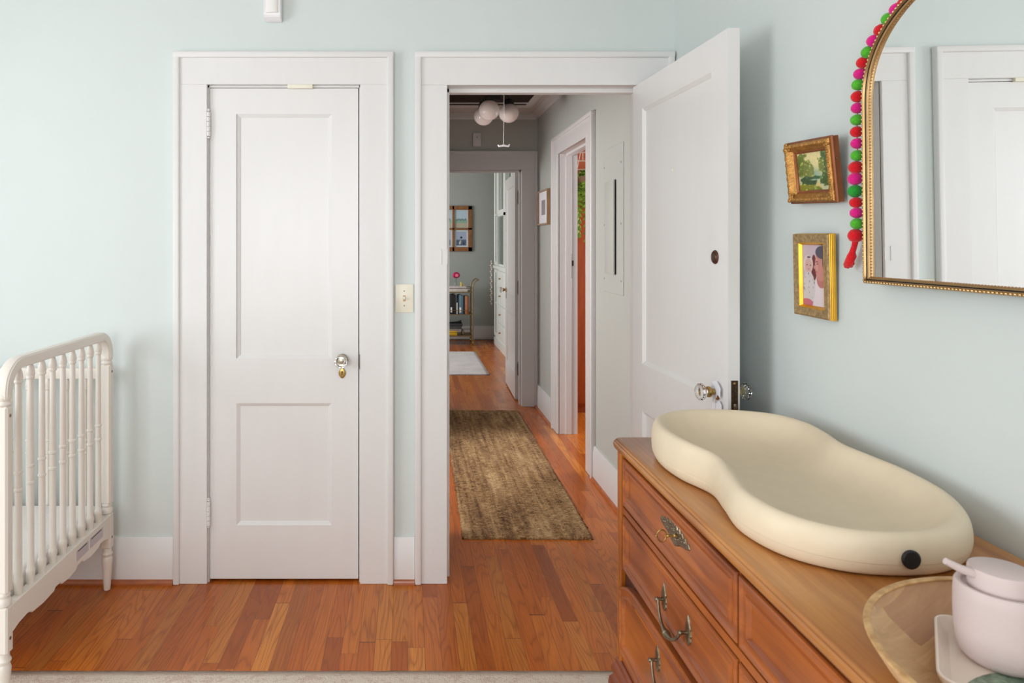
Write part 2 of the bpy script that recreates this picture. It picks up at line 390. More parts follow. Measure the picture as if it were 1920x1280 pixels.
def colorgrid(name, nu, nv, f, fn, parent, X=None):
    """a picture surface: grid whose painted colours come from fn(u,v)"""
    us = np.linspace(0, 1, nu); vs = np.linspace(0, 1, nv); U, V = np.meshgrid(us, vs); col = fn(U, V)
    verts = [tuple((X @ Vector(f(u, v))) if X else f(u, v)) for v in vs for u in us]
    root = parent
    while root.parent: root = root.parent
    org = root.location
    verts = [(a-org.x, b-org.y, c-org.z) for a, b, c in verts]
    faces = [(j*nu+i, j*nu+i+1, (j+1)*nu+i+1, (j+1)*nu+i) for j in range(nv-1) for i in range(nu-1)]
    me = bpy.data.meshes.new(name); me.from_pydata(verts, [], faces)
    at = me.color_attributes.new('Col', 'FLOAT_COLOR', 'POINT')
    c = np.concatenate([np.clip(col, 0, 1)**2.2, np.ones(U.shape+(1,))], -1).reshape(-1).astype(np.float32)
    at.data.foreach_set('color', c); me.materials.append(M['art'])
    o = bpy.data.objects.new(name, me); C.objects.link(o); o.parent = parent
    return o
# ================================================================ SETTING
YB = 2.82                      # face of the nursery's back wall
XR = 1.099                     # face of the nursery's right wall
XH = 1.11                      # face of the hall's right wall
def st(g, name, mat, label, **k): return g.done(name, mat, kind='structure', label=label, **k)
g = G(); g.box(-3.1, -2.6, -0.1, 3.3, 10.0, 0.0); st(g, 'floor', 'floor', 'orange-brown oak strip floor running from the nursery into the hall')
g = G(); g.box(-3.1, -2.6, 2.62, 1.25, YB+0.06, 2.74); st(g, 'ceiling', 'ceil', 'plain white ceiling over the nursery')
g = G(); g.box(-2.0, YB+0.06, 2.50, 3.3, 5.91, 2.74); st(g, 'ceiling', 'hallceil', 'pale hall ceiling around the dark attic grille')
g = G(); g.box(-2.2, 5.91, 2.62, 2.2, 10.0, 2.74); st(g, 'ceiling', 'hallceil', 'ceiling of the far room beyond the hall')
CL, CR, DL, DR = -0.825, -0.197, 0.161, 0.960      # closet and doorway openings
TOP = 2.05
g = G()
e_ = 0.0122
for a, b in ((-3.0, CL-e_), (CR+e_, DL-e_), (DR+e_, 1.24)): g.box(a, YB, 0, b, YB+0.13, 2.62)
for a, b in ((CL-e_, CR+e_), (DL-e_, DR+e_)): g.box(a, YB, TOP+e_, b, YB+0.13, 2.62)
g.box(CL-e_, YB+0.085, 0, CR+e_, YB+0.13, TOP+e_)
st(g, 'wall_back', 'wall', 'pale mint wall with a closet door and the doorway to the hall')
g = G(); g.box(XR, -2.5, 0, XR+0.12, YB, 2.62); st(g, 'wall_right', 'wall', 'pale mint wall carrying the arched mirror and two small pictures')
g = G(); y0, y1, z0, z1 = -0.05, 1.55, 0.75, 2.25
for a in ((-2.5, 0, y0, 2.62), (y1, 0, YB, 2.62), (y0, 0, y1, z0), (y0, z1, y1, 2.62)): g.box(-3.02, a[0], a[1], -2.88, a[2], a[3])
st(g, 'wall_left', 'wall', 'pale mint wall with a window, left of the crib')
g = G()
for a in ((-3.0, 0, -2.0, 2.62), (0.2, 0, XR, 2.62), (-2.0, 0, 0.2, 0.8), (-2.0, 2.3, 0.2, 2.62)): g.box(a[0], -2.54, a[1], a[2], -2.42, a[3])
st(g, 'wall_rear', 'wall', 'pale mint wall with the wide window behind the viewer')
def sash(name, f, u0, v0, u1, v1, label):
    g = G()
    def bx(a, b, c, d, h0, h1):
        p = Vector(f(a, b, h0)); q = Vector(f(c, d, h1)); g.box(*[min(p[i], q[i]) for i in range(3)], *[max(p[i], q[i]) for i in range(3)], bev=0.003, seg=1)
    for (a, b, c, d) in ((u0-.1, v0-.1, u0, v1+.1), (u1, v0-.1, u1+.1, v1+.1), (u0, v1, u1, v1+.1), (u0-.03, v0-.1, u1+.03, v0)): bx(a, b, c, d, -0.005, 0.02)
    vm = (v0+v1)/2
    for (a, b, c, d) in ((u0, v0, u0+.04, v1), (u1-.04, v0, u1, v1), (u0, v0, u1, v0+.05), (u0, v1-.04, u1, v1), (u0, vm-.02, u1, vm+.02)): bx(a, b, c, d, -0.07, -0.04)
    st(g, name, 'trim', label)
sash('window_1', lambda u, v, h: (-2.88+h, u, v), -0.05, 0.75, 1.55, 2.25, 'white sash window in the left wall')
sash('window_2', lambda u, v, h: (u, -2.42+h, v), -2.0, 0.8, 0.2, 2.3, 'wide white window in the wall behind the viewer')
# hall and rooms beyond
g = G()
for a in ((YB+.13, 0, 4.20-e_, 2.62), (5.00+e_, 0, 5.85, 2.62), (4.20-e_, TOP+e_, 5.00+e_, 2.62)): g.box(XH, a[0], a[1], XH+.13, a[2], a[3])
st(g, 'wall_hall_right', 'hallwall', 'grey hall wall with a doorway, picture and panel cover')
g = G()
for a in ((YB+.13, 0, 3.35, 2.62), (4.65, 0, 5.97, 2.62), (3.35, TOP, 4.65, 2.62)): g.box(-0.10, a[0], a[1], 0.02, a[2], a[3])  # unseen doorway added so the fill lamp reaches the hall
st(g, 'wall_hall_left', 'hallwall', 'grey hall wall on the left, with an unseen opening added to let light in')
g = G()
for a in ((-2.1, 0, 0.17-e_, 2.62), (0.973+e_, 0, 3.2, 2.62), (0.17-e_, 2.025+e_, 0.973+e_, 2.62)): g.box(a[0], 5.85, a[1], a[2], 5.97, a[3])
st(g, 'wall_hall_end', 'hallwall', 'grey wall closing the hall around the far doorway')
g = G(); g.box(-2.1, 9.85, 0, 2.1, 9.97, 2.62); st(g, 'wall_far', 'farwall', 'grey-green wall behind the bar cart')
g = G(); g.box(-2.12, 5.97, 0, -2.0, 9.85, 2.62); st(g, 'wall_far_left', 'farwall', 'left wall of the far room')
g = G(); g.box(1.95, 5.97, 0, 2.07, 9.85, 2.62); st(g, 'wall_far_right', 'farwall', 'right wall of the far room')
g = G(); g.box(3.15, 3.1, 0, 3.27, 5.85, 2.62); g.box(1.24, 3.0, 0, 3.27, 3.12, 2.62); st(g, 'wall_side_room', 'farwall', 'walls of the room off the hall')
g = G(); g.box(1.24, 5.74, 0, 3.15, 5.86, 2.62); st(g, 'wall_brick', 'brick', 'rusty brick wall glimpsed through the hall doorway')
g = G(); g.box(-1.95, 2.97, 0, -1.83, 5.85, 2.62); st(g, 'wall_added_room', 'hallwall', 'wall of the unseen room added left of the hall for light')  # encloses the made-up room around the hall fill lamp

def mk(f):
    def bx(g, a, b, h0, c, d, h1, bev=0.0, seg=1):
        p = Vector(f(a, b, h0)); q = Vector(f(c, d, h1))
        g.box(*[min(p[i], q[i]) for i in range(3)], *[max(p[i], q[i]) for i in range(3)], bev=bev, seg=seg)
    return bx
fB = lambda u, v, h: (u, YB-h, v)
fH = lambda u, v, h: (XH-h, u, v)
fE = lambda u, v, h: (u, 5.85-h, v)
def casing(name, f, u0, u1, top, w, label, mat='trim', depth=0.13, stop=True, jamb=True, outer_top=None, lo=True, hi=True, rb=0.026, reveal=False):
    bx = mk(f); g = G(); ot = outer_top or top+w
    sides = []
    if lo: sides.append((u0-w, u0, 1))
    if hi: sides.append((u1, u1+w, -1))
    for a, b, sgn in sides:
        bx(g, a, 0, 0, b, top, 0.019, 0.002)
        if sgn > 0: bx(g, a-0.001, 0, 0, a+rb, ot-0.004, 0.031, 0.006, 3)
        else: bx(g, b-rb, 0, 0, b+0.001, ot-0.004, 0.031, 0.006, 3)
    a = u0-w if lo else u0; b = u1+w if hi else u1
    bx(g, a, top, 0, b, ot-rb+0.002, 0.019, 0.002)
    bx(g, a-0.002, ot-rb, 0, b+0.002, ot, 0.032, 0.006, 3)
    if jamb:
        bx(g, u0-0.012, 0, -depth-0.002, u0, top, 0.006); bx(g, u1, 0, -depth-0.002, u1+0.012, top, 0.006); bx(g, u0-0.012, top, -depth-0.002, u1+0.012, top+0.012, 0.006)
    if stop:
        bx(g, u0, 0, -0.085, u0+0.013, top, -0.042, 0.002); bx(g, u1-0.013, 0, -0.085, u1, top, -0.042, 0.002); bx(g, u0, top-0.018, -0.085, u1, top, -0.042, 0.002)
    if reveal:
        bx(g, u0, 0, -0.08, u0+0.0048, top, 0.001); bx(g, u1-0.0045, 0, -0.08, u1, top, 0.001); bx(g, u0, top-0.0095, -0.08, u1, top, 0.001)
    return st(g, name, mat, label)
casing('trim_1', fB, CL, CR, TOP, 0.137, 'white casing with raised outer band around the closet door', depth=0.08, outer_top=2.184, reveal=True)
o = casing('trim_2', fB, DL, DR, 2.047, 0.132, 'white casing around the doorway to the hall', outer_top=2.184)
# the painted strike recess and the brass latch strike on that casing
g = G(); mk(fB)(g, DL-0.024, 1.312, 0.0192, DL+0.001, 1.372, 0.0200, 0.0003); mk(fB)(g, DL-0.024, 1.368, 0.019, DL+0.001, 1.374, 0.0225); mk(fB)(g, DL-0.027, 1.310, 0.019, DL-0.023, 1.374, 0.0225)
g.done('painted_strike', 'trim', o)
g = G(); mk(fB)(g, DL-0.0005, 0.875, -0.030, DL+0.0014, 0.935, -0.005); g.done('latch_strike', 'darkbrass', o)
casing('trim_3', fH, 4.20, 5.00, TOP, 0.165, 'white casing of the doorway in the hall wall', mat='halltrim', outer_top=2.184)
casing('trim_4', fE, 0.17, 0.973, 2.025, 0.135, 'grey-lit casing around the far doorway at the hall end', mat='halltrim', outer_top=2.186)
g = G(); mk(lambda u, v, h: (u, 5.0-h, v))(g, 1.175, 1.14, 0, 1.20, 1.32, 0.002); mk(lambda u, v, h: (u, 5.0-h, v))(g, 1.20, 1.23, 0, 1.212, 1.27, 0.004)
o = g.done('strike_plate', 'darkbrass'); o['kind'] = 'structure'; o['label'] = 'dark metal strike plate on the white jamb of the hall doorway'
def base(name, f, u0, u1, label, mat='trim', h=0.19, t=0.018):
    g = G(); g.prism([(0, 0.014), (t, 0.014), (t, h-0.035), (t-0.003, h-0.03), (t-0.004, h-0.008), (t-0.009, h), (0, h)], lambda a, b: f(u0, b, a), lambda a, b: f(u1, b, a))
    st(g, name, mat, label)
def shoe(name, f, u0, u1, label, t=0.018):
    g = G(); g.prism([(0, 0), (t+0.013, 0), (t+0.013, 0.008), (t+0.009, 0.016), (t, 0.019), (0, 0.019)], lambda a, b: f(u0, b, a), lambda a, b: f(u1, b, a))
    st(g, name, 'shoe', label)
base('baseboard_back_left', fB, -2.88, CL-0.139, 'white baseboard behind the crib, left of the closet door'); shoe('trim_5', fB, -2.88, CL-0.139, 'stained wood shoe moulding behind the crib')
base('baseboard_back_middle', fB, CR+0.139, DL-0.134, 'short white baseboard between closet door and doorway'); shoe('trim_6', fB, CR+0.139, DL-0.134, 'stained wood shoe moulding between the two door casings')
fR = lambda u, v, h: (XR-h, u, v)
base('baseboard_right', fR, -2.4, 2.80, 'white baseboard behind the dresser'); shoe('trim_7', fR, -2.4, 2.80, 'stained shoe moulding behind the dresser')
base('baseboard_left', lambda u, v, h: (-2.88+h, u, v), -2.4, 2.80, 'white baseboard under the left window')
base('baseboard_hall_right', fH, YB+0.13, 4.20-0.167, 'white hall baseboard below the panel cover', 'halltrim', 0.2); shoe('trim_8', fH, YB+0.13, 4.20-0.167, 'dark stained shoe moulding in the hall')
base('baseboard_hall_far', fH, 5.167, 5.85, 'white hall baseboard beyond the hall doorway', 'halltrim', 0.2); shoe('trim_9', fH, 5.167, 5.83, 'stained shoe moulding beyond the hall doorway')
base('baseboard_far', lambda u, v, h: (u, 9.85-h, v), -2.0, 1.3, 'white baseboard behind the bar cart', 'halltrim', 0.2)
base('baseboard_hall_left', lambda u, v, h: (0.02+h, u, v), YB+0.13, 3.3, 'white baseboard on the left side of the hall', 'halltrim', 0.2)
# crown moulding of the hall
def crown(name, f, u0, u1, label):
    g = G(); g.prism([(0, 2.455), (0.012, 2.455), (0.016, 2.47), (0.05, 2.488), (0.062, 2.492), (0.062, 2.501), (0, 2.501)], lambda a, b: f(u0, b, a), lambda a, b: f(u1, b, a)); st(g, name, 'halltrim', label)
crown('trim_10', fH, YB+.13, 5.85, 'crown moulding along the right of the hall'); crown('trim_11', fE, 0.02, XH, 'crown moulding over the far doorway')

# ================================================================ DOORS
def leaf(g, f, w, h, th, panels, v0=0.0):
    """f(u, v, depth); panels share one width; both faces get recessed panels"""
    bx = mk(f); u0, u1 = panels[0][0], panels[0][2]
    bx(g, 0, v0, 0, u0, h, th); bx(g, u1, v0, 0, w, h, th)
    vs = [v0]
    for p in panels: vs += [p[1], p[3]]
    vs.append(h)
    for k in range(0, len(vs), 2): bx(g, u0, vs[k], 0, u1, vs[k+1], th)
    for p in panels:
        bx(g, p[0], p[1], 0.010, p[2], p[3], th-0.010)
        o = rect(*p)
        g.levels(o, [(0, th), (0.003, th-0.0025), (0.011, th-0.006), (0.0145, th-0.0108)], f, cap=(False, False))
        g.levels(o, [(0, 0), (0.003, 0.0025), (0.011, 0.006), (0.0145, 0.0108)], f, cap=(False, False))
def glass_knob(parent, p, d, mat='brass', k=1.0, bigrose=True):
    """octagonal cut-glass knob at p, standing out along d"""
    g = G(); g.lathe([(0.0, 0.001), (0.024*k, 0.001), (0.025*k, 0.003), (0.021*k, 0.006), (0.011*k, 0.008), (0.0, 0.009)], p, d, 28); kb = g.done('knob_rosette', mat, parent)
    g = G(); g.lathe([(0.010*k, 0.006), (0.009*k, 0.018), (0.015*k, 0.022), (0.017*k, 0.026), (0.016*k, 0.031), (0.012*k, 0.033)], p, d, 24)
    nk = g.done('knob', mat, parent)
    g = G(); g.lathe([(0.0, 0.0325), (0.012*k, 0.0325), (0.013*k, 0.036), (0.022*k, 0.043), (0.0265*k, 0.049), (0.0265*k, 0.055), (0.021*k, 0.0615), (0.0, 0.0635)], p, d, 12)
    g.done('knob_glass', 'glass', nk, sharp=5, label='clear cut glass')
d1 = thing('door_1', (-0.51, YB, 0.02), 'closed white two-panel closet door with glass knob', 'door', kind='structure')
LX, LW = -0.8180, 0.6150
fc = lambda u, v, h: (LX+u, YB+0.035+0.002-h, v)
g = G(); leaf(g, fc, LW-0.003, 2.0380, 0.035, [(0.109, 0.233, 0.503, 0.737), (0.111, 0.922, 0.503, 1.932)], 0.012); g.done('leaf', 'door', d1)
def hinge(parent, x, y, zc, mat, ax=0):
    g = G(); n = 5; hh = 0.10
    for k in range(n): g.lathe([(0.0072, 0.0006), (0.0084, 0.0022), (0.0084, hh/n-0.0022), (0.0072, hh/n-0.0006)], (x, y, zc-hh/2+k*hh/n), (0, 0, 1), 14)
    g.lathe([(0.002, 0), (0.0072, 0.003), (0.0055, 0.008), (0.0068, 0.012), (0, 0.017)], (x, y, zc+hh/2), (0, 0, 1), 14)
    g.lathe([(0.002, 0), (0.0072, 0.003), (0.0055, 0.008), (0, 0.012)], (x, y, zc-hh/2), (0, 0, -1), 14)
    g.box(x-0.003, y+0.002, zc-hh/2, x+0.003, y+0.03, zc+hh/2)
    return g.done('hinge', mat, parent)
hinge(d1, -0.8215, YB-0.010, 1.888, 'trim'); hinge(d1, -0.8215, YB-0.010, 0.286, 'trim')
glass_knob(d1, (-0.272, YB, 0.917), (0, -1, 0), 'nickel', 1.0)
ve = [(0.0132*math.sin(a)*(1-0.15*math.cos(2*a)), 0.0205*math.cos(a)*(1+0.06*math.cos(2*a))) for a in [-2*math.pi*k/28 for k in range(28)]]
g = G(); g.levels(ve, [(0, 0), (0, 0.0012), (0.002, 0.002)], lambda u, v, h: (-0.272+u, YB-h-0.0001, 0.862+v)); kp = g.done('keyhole_plate', 'brass', d1)
g = G(); g.lathe([(0.0, 0.0), (0.0033, 0.0), (0.0033, 0.0006), (0, 0.0006)], (-0.272, YB-0.002, 0.867), (0, -1, 0), 12); g.box(-0.2736, YB-0.0028, 0.856, -0.2704, YB-0.002, 0.867); g.done('keyhole', 'dark', kp)
g = G(); mk(fB)(g, -0.495, 2.035, 0.0, -0.392, 2.058, 0.016, 0.002, 2); g.done('roller_catch', 'ivory', d1)
g = G(); mk(fB)(g, -0.2002, 0.88, -0.02, -0.1975, 0.94, 0.0065); g.done('latch', 'darkbrass', d1)

# open door to the hall, swung into the nursery against the right wall
d2 = thing('door_2', (0.95, 2.4, 0.02), 'open white two-panel door swung back beside the mint wall', 'door', kind='structure')
hx, hy = 0.957, 2.797; ang = math.atan2(0.026, 0.775); TH = 0.035; WD = 0.775
# u along the leaf from the hinge towards the camera, h = 0 on the wall side, TH on the visible side
def fd(u, v, h):
    return (hx+u*math.sin(ang)-h*math.cos(ang), hy-u*math.cos(ang)-h*math.sin(ang), v)
g = G(); P2 = [(0.098, 0.233, WD-0.105, 0.737), (0.098, 0.922, WD-0.105, 1.931)]
gg = G(); fl = lambda u, v, h: (u, h, v)
leaf(gg, fl, WD, 2.036, TH, P2, 0.012)
XD = Matrix(((math.sin(ang), -math.cos(ang), 0, hx), (-math.cos(ang), -math.sin(ang), 0, hy), (0, 0, 1, 0), (0, 0, 0, 1)))
gg.done('leaf', 'door', d2, X=XD)
pd = Vector(fd(WD-0.066, 0.945, TH)); nd = Vector((-math.cos(ang), -math.sin(ang), 0))
glass_knob(d2, pd, nd, 'brass', 1.0)
glass_knob(d2, Vector(fd(WD-0.066, 0.945, 0)), -nd, 'brass', 1.0)
g = G(); g.box(WD-0.0005, 0.006, 0.855, WD+0.0015, TH-0.009, 0.992); fp = g.done('latch_plate', 'darkbrass', d2, X=XD)
g = G(); g.box(WD+0.001, 0.012, 0.905, WD+0.009, TH-0.014, 0.925, bev=0.003); g.box(WD+0.001, 0.012, 0.865, WD+0.002, TH-0.014, 0.89); g.done('latch_bolt', 'pewter', fp, X=XD)
g = G()
for zz in (0.983, 0.863): g.lathe([(0, 0), (0.004, 0), (0.003, 0.001), (0, 0.0012)], (WD+0.0015, TH/2-0.001, zz), (1, 0, 0), 12)
g.done('screw', 'brass', fp, X=XD)
pk = Vector(fd(WD-0.078, 1.356, TH))
g = G(); g.lathe([(0, 0), (0.0205, 0), (0.0215, 0.002), (0.019, 0.005), (0.016, 0.0055), (0.015, 0.0045), (0, 0.0045)], pk, nd, 28); db = g.done('deadbolt', 'copper', d2)
g = G(); g.lathe([(0, 0.0044), (0.0145, 0.0044), (0.012, 0.0062), (0, 0.0066)], pk, nd, 24); g.done('deadbolt_cover', 'darkbrass', db)
pn = Vector(fd(0.36, 1.66, TH-0.0098)); g = G(); g.sph(pn, 0.0035, 10); g.lathe([(0, 0), (0.006, 0), (0.005, 0.0015), (0, 0.0015)], pn, nd, 14); g.done('nail_patch', 'ivory', d2)
hinge(d2, hx+0.004, hy+0.004, 1.86, 'trim'); hinge(d2, hx+0.004, hy+0.004, 0.28, 'trim')
# far door, open into the far room
d3 = thing('door_3', (0.98, 6.4, 0.02), 'open white door with brass knob in the far doorway', 'door', kind='structure')
a3 = math.atan2(0.024, 0.76)
X3 = Matrix(((math.sin(a3), -math.cos(a3), 0, 0.985), (math.cos(a3), math.sin(a3), 0, 6.06), (0, 0, 1, 0), (0, 0, 0, 1)))
g = G(); leaf(g, fl, 0.76, 2.02, 0.035, [(0.10, 0.233, 0.66, 0.737), (0.10, 0.922, 0.66, 1.92)], 0.012); g.done('leaf', 'halltrim', d3, X=X3)
p3 = X3 @ Vector((0.70, 0.035, 0.935)); glass_knob(d3, p3, (-1, 0, 0), 'brass', 1.1)
g = G(); g.box(0.69, 0.035, 0.85, 0.71, 0.037, 0.90, X=X3); g.done('keyhole_plate', 'darkbrass', d3)
hinge(d3, 0.978, 6.05, 1.80, 'darkbrass'); hinge(d3, 0.978, 6.05, 1.0, 'darkbrass'); hinge(d3, 0.978, 6.05, 0.28, 'darkbrass')

# ================================================================ THINGS ON THE BACK WALL
t_ = thing('light_switch', (0.0, YB, 1.115), 'ivory toggle light switch plate between the two door casings', 'light switch')
sx, sz = (758-765)/454, 1.4-(559-455)/454
g = G(); mk(fB)(g, sx-0.037, sz-0.059, 0, sx+0.037, sz+0.059, 0.006, 0.003, 3); pl = g.done('plate', 'ivory', t_)
g = G(); mk(fB)(g, sx-0.0052, sz-0.012, 0.0055, sx+0.0052, sz+0.012, 0.0066); g.done('toggle_slot', 'goldside', pl)
g = G(); g.box(-0.0042, -0.018, -0.006, 0.0042, 0.0, 0.006, bev=0.001, X=Matrix.Translation((sx, YB-0.005, sz-0.003)) @ Matrix.Rotation(math.radians(-22), 4, 'X')); g.done('toggle', 'ivory', t_)
for dz in (0.030, -0.030):
    g = G(); g.lathe([(0, 0), (0.003, 0), (0.0025, 0.0009), (0, 0.001)], (sx, YB-0.006, sz+dz), (0, -1, 0), 12); g.done('screw', 'scrap', t_)
ms = thing('motion_sensor', (-0.56, YB, 2.31), 'white motion sensor high on the wall above the closet door', 'motion sensor')
mx = (511-765)/459
g = G(); g.prism([(0, 2.308), (0.020, 2.309), (0.040, 2.323), (0.042, 2.332), (0.046, 2.40), (0.040, 2.425), (0, 2.43)], lambda a, b: (mx-0.035, YB-a, b), lambda a, b: (mx+0.035, YB-a, b))
bmesh.ops.bevel(g.bm, geom=g.bm.edges[:], offset=0.003, segments=2, affect='EDGES'); g.done('housing', 'white_pl', ms)
g = G(); g.prism([(0.5*0.052*math.cos(a), 0.012*math.sin(a)) for a in [math.pi*k/10 for k in range(11)]], lambda a, b: (mx+a, YB-0.041-b, 2.336), lambda a, b: (mx+a, YB-0.043-b, 2.392)); g.done('lens', 'lens', ms)

# ================================================================ CRIB
cr = thing('baby_crib', (-1.87, 2.39, 0.0), 'cream-white spindle crib against the mint wall, left of the closet door', 'crib')
PW, PD = 0.040, 0.035
def post(xc, yc):
    g = G()
    g.box(xc-PW/2, yc-PD/2, 0.357, xc+PW/2, yc+PD/2, 0.914, bev=0.006, seg=1)
    g.lathe([(0.012, 0.910), (0.0185, 0.914), (0.0215, 0.920), (0.0185, 0.926), (0.0165, 0.929), (0.0205, 0.934), (0.0215, 0.941), (0.0195, 0.948), (0.0165, 0.951), (0.0165, 0.956)], (xc, yc, 0), n=24)
    g.lathe([(0.014, 0.316), (0.0215, 0.322), (0.0225, 0.331), (0.019, 0.340), (0.0165, 0.344), (0.019, 0.352), (0.0165, 0.361)], (xc, yc, 0), n=24)
    g.box(xc-PW/2, yc-PD/2, 0.178, xc+PW/2, yc+PD/2, 0.318, bev=0.005, seg=1)
    g.lathe([(0.0115, 0.012), (0.013, 0.016), (0.0155, 0.06), (0.0195, 0.115), (0.021, 0.133), (0.0185, 0.142), (0.0165, 0.146), (0.0205, 0.152), (0.0210, 0.158), (0.0165, 0.166), (0.0165, 0.18)], (xc, yc, 0), n=24)
    return g.done('post', 'crib', cr)
PY0, PY1 = 2.036, 2.736; XE = (-1.206, -2.545)
for xe in XE:
    for yy in (PY0, PY1):
        p = post(xe, yy)
        for zz in (0.885, 0.222):
            g = G(); sg = 1 if xe > -2 else -1
            g.lathe([(0, 0), (0.0055, 0), (0.005, 0.0007), (0.003, 0.0007), (0.003, 0.0002), (0, 0.0002)], (xe+sg*PW/2, yy, zz), (sg, 0, 0), 14); g.done('bolt', 'pewter', p)
def arch_out():
    R = 0.095; ya, yb, zt, zb = PY0-0.0175, PY1+0.0175, 1.050, 0.936; T = 0.036; r = R-T; o = []
    o.append((yb, zb))
    for k in range(13): a = math.pi/2*k/12; o.append((yb-R+R*math.cos(a), zt-R+R*math.sin(a)))
    for k in range(13): a = math.pi/2*(1+k/12); o.append((ya+R+R*math.cos(a), zt-R+R*math.sin(a)))
    o += [(ya, zb), (ya+T, zb)]
    for k in range(13): a = math.pi/2*(2-k/12); o.append((ya+R+r*math.cos(a), zt-R+r*math.sin(a)))
    for k in range(13): a = math.pi/2*(1-k/12); o.append((yb-R+r*math.cos(a), zt-R+r*math.sin(a)))
    o.append((yb-T, zb)); return o
AO = arch_out()
for xe in XE:
    g = G(); g.levels(AO, [(0.005, xe-0.019), (0.0045, xe-0.0165), (0.001, xe-0.0145), (0, xe-0.012), (0, xe+0.012), (0.001, xe+0.0145), (0.0045, xe+0.0165), (0.005, xe+0.019)], lambda u, v, h: (h, u, v)); g.done('top_rail', 'crib', cr)
def spindle_prof(z0, z1, mids):
    p = [(0.0118, z0), (0.0135, z0+0.038), (0.0142, z0+0.044), (0.0125, z0+0.05), (0.0108, z0+0.054)]
    for m_ in mids:
        p += [(0.0104, m_-0.009), (0.0102, m_-0.006), (0.0128, m_-0.003), (0.0130, m_), (0.0128, m_+0.003), (0.0100, m_+0.006), (0.0106, m_+0.009)]
    p += [(0.0095, z1-0.075), (0.0092, z1-0.052), (0.0125, z1-0.048), (0.0130, z1-0.044), (0.0118, z1-0.040), (0.0138, z1-0.034), (0.0118, z1-0.018), (0.0072, z1-0.002), (0.007, z1)]
    return p
for xe in XE:
    for k in range(9):
        yy = 2.113+0.0682*k
        g = G(); zt = 1.012
        g.lathe(spindle_prof(0.312, zt+0.004, (0.636, 0.690)), (xe, yy, 0), n=14); g.done('spindle', 'crib', cr)
bot = [(2.053, .232), (2.084, .240), (2.13, .244), (2.145, .242), (2.16, .232), (2.227, .227), (2.29, .231), (2.30, .239), (2.33, .240), (2.345, .229), (2.395, .224), (2.44, .229), (2.455, .240), (2.49, .241), (2.50, .231), (2.56, .224), (2.62, .229), (2.635, .238), (2.67, .236), (2.72, .222)]
for xe in XE:
    g = G(); sg = 1 if xe > -2 else -1
    g.levels(bot+[(2.72, 0.315), (2.053, 0.315)], [(0.002, xe+sg*-0.012), (0, xe+sg*-0.010), (0, xe+sg*0.017), (0.002, xe+sg*0.019)], lambda u, v, h: (h, u, v)); ap = g.done('apron', 'crib', cr)
    if xe > -2:
        for ya, yb in ((2.445, 2.535), (2.548, 2.655)):
            g = G(); g.box(xe+0.0192, ya, 0.258, xe+0.0196, yb, 0.296); stk = g.done('warning_sticker', 'sticker', ap, label='pale sticker with dark heading')
            g = G(); g.box(xe+0.0196, ya+0.010, 0.2885, xe+0.0198, yb-0.012, 0.2925)
            g.done('sticker_heading', 'black', stk)
for yy, nm in ((PY1, 'back'), (PY0, 'front')):
    zt = 0.899 if nm == 'back' else 0.945
    for z0, z1 in ((0.856, 0.899), (0.235, 0.285)):
        g = G(); g.box(XE[1]+0.02, yy-0.010, z0, XE[0]-0.02, yy+0.010, z1, bev=0.004); g.done('side_rail', 'crib', cr)
    for k in range(16):
        x = -1.294-0.0752*k
        g = G(); g.lathe(spindle_prof(0.280, 0.862, (0.56, 0.61)), (x, yy, 0), n=12); g.done('spindle', 'crib', cr)
g = G(); g.box(XE[1]+0.022, PY0+0.014, 0.235, XE[0]-0.014, PY1-0.014, 0.25); g.done('mattress_support', 'crib', cr)
g = G(); g.box(XE[1]+0.026, PY0+0.022, 0.2505, XE[0]-0.020, PY1-0.022, 0.362, bev=0.022, seg=4)
g.done('crib_mattress', 'sheet', label='white sheeted mattress lying inside the spindle crib', category='mattress')

# ================================================================ RUGS
def rug_grid(name, x0, y0, x1, y1, nx, ny, zf, mat, X=None, jit=0.0, **k):
    g = G(); vs = []
    for j in range(ny+1):
        row = []
        for i in range(nx+1):
            u, v = i/nx, j/ny; x = x0+(x1-x0)*u; y = y0+(y1-y0)*v
            if jit:
                if i in (0, nx): x += random.uniform(-jit, jit)
                if j in (0, ny): y += random.uniform(-jit, jit)
            row.append(g.bm.verts.new((x, y, zf(u, v) if 0 < i < nx and 0 < j < ny else 0.001)))
        vs.append(row)
    for j in range(ny):
        for i in range(nx): g.bm.faces.new((vs[j][i], vs[j][i+1], vs[j+1][i+1], vs[j+1][i]))
    # underside
    g.bm.faces.new([vs[0][i] for i in range(nx+1)][::-1]+[vs[j][0] for j in range(1, ny+1)]+[vs[ny][i] for i in range(1, nx+1)]+[vs[j][nx] for j in range(ny-1, 0, -1)])
    return g.done(name, mat, X=X, sharp=180, **k)
XJ = Matrix.Translation((0.258, 3.225, 0)) @ Matrix.Rotation(math.radians(-0.9), 4, 'Z')
def jz(u, v):
    x, y = u*0.62, v*2.44
    r = 0.0022*math.sin(y*2*math.pi/0.019+1.5*math.sin(x*17))+0.0018*math.sin(x*2*math.pi/0.024+2*math.sin(y*9))
    e = min(u, 1-u)*0.62; e2 = min(v, 1-v)*2.44
    return 0.0125+r+random.uniform(-0.0018, 0.0018)+(0.002 if min(e, e2) < 0.02 else 0)
rug_grid('runner_rug', 0, 0, 0.62, 2.44, 62, 260, jz, 'jute', XJ, 0.007, label='brown jute runner rug lying along the hall floor', category='rug')
rug_grid('area_rug', -2.75, -1.6, 0.98, 2.232, 80, 90, lambda u, v: 0.0105+random.uniform(-0.0004, 0.0004), 'creamrug', None, 0.0015, label='cream patterned area rug at the foot of the picture, under crib and dresser', category='rug')
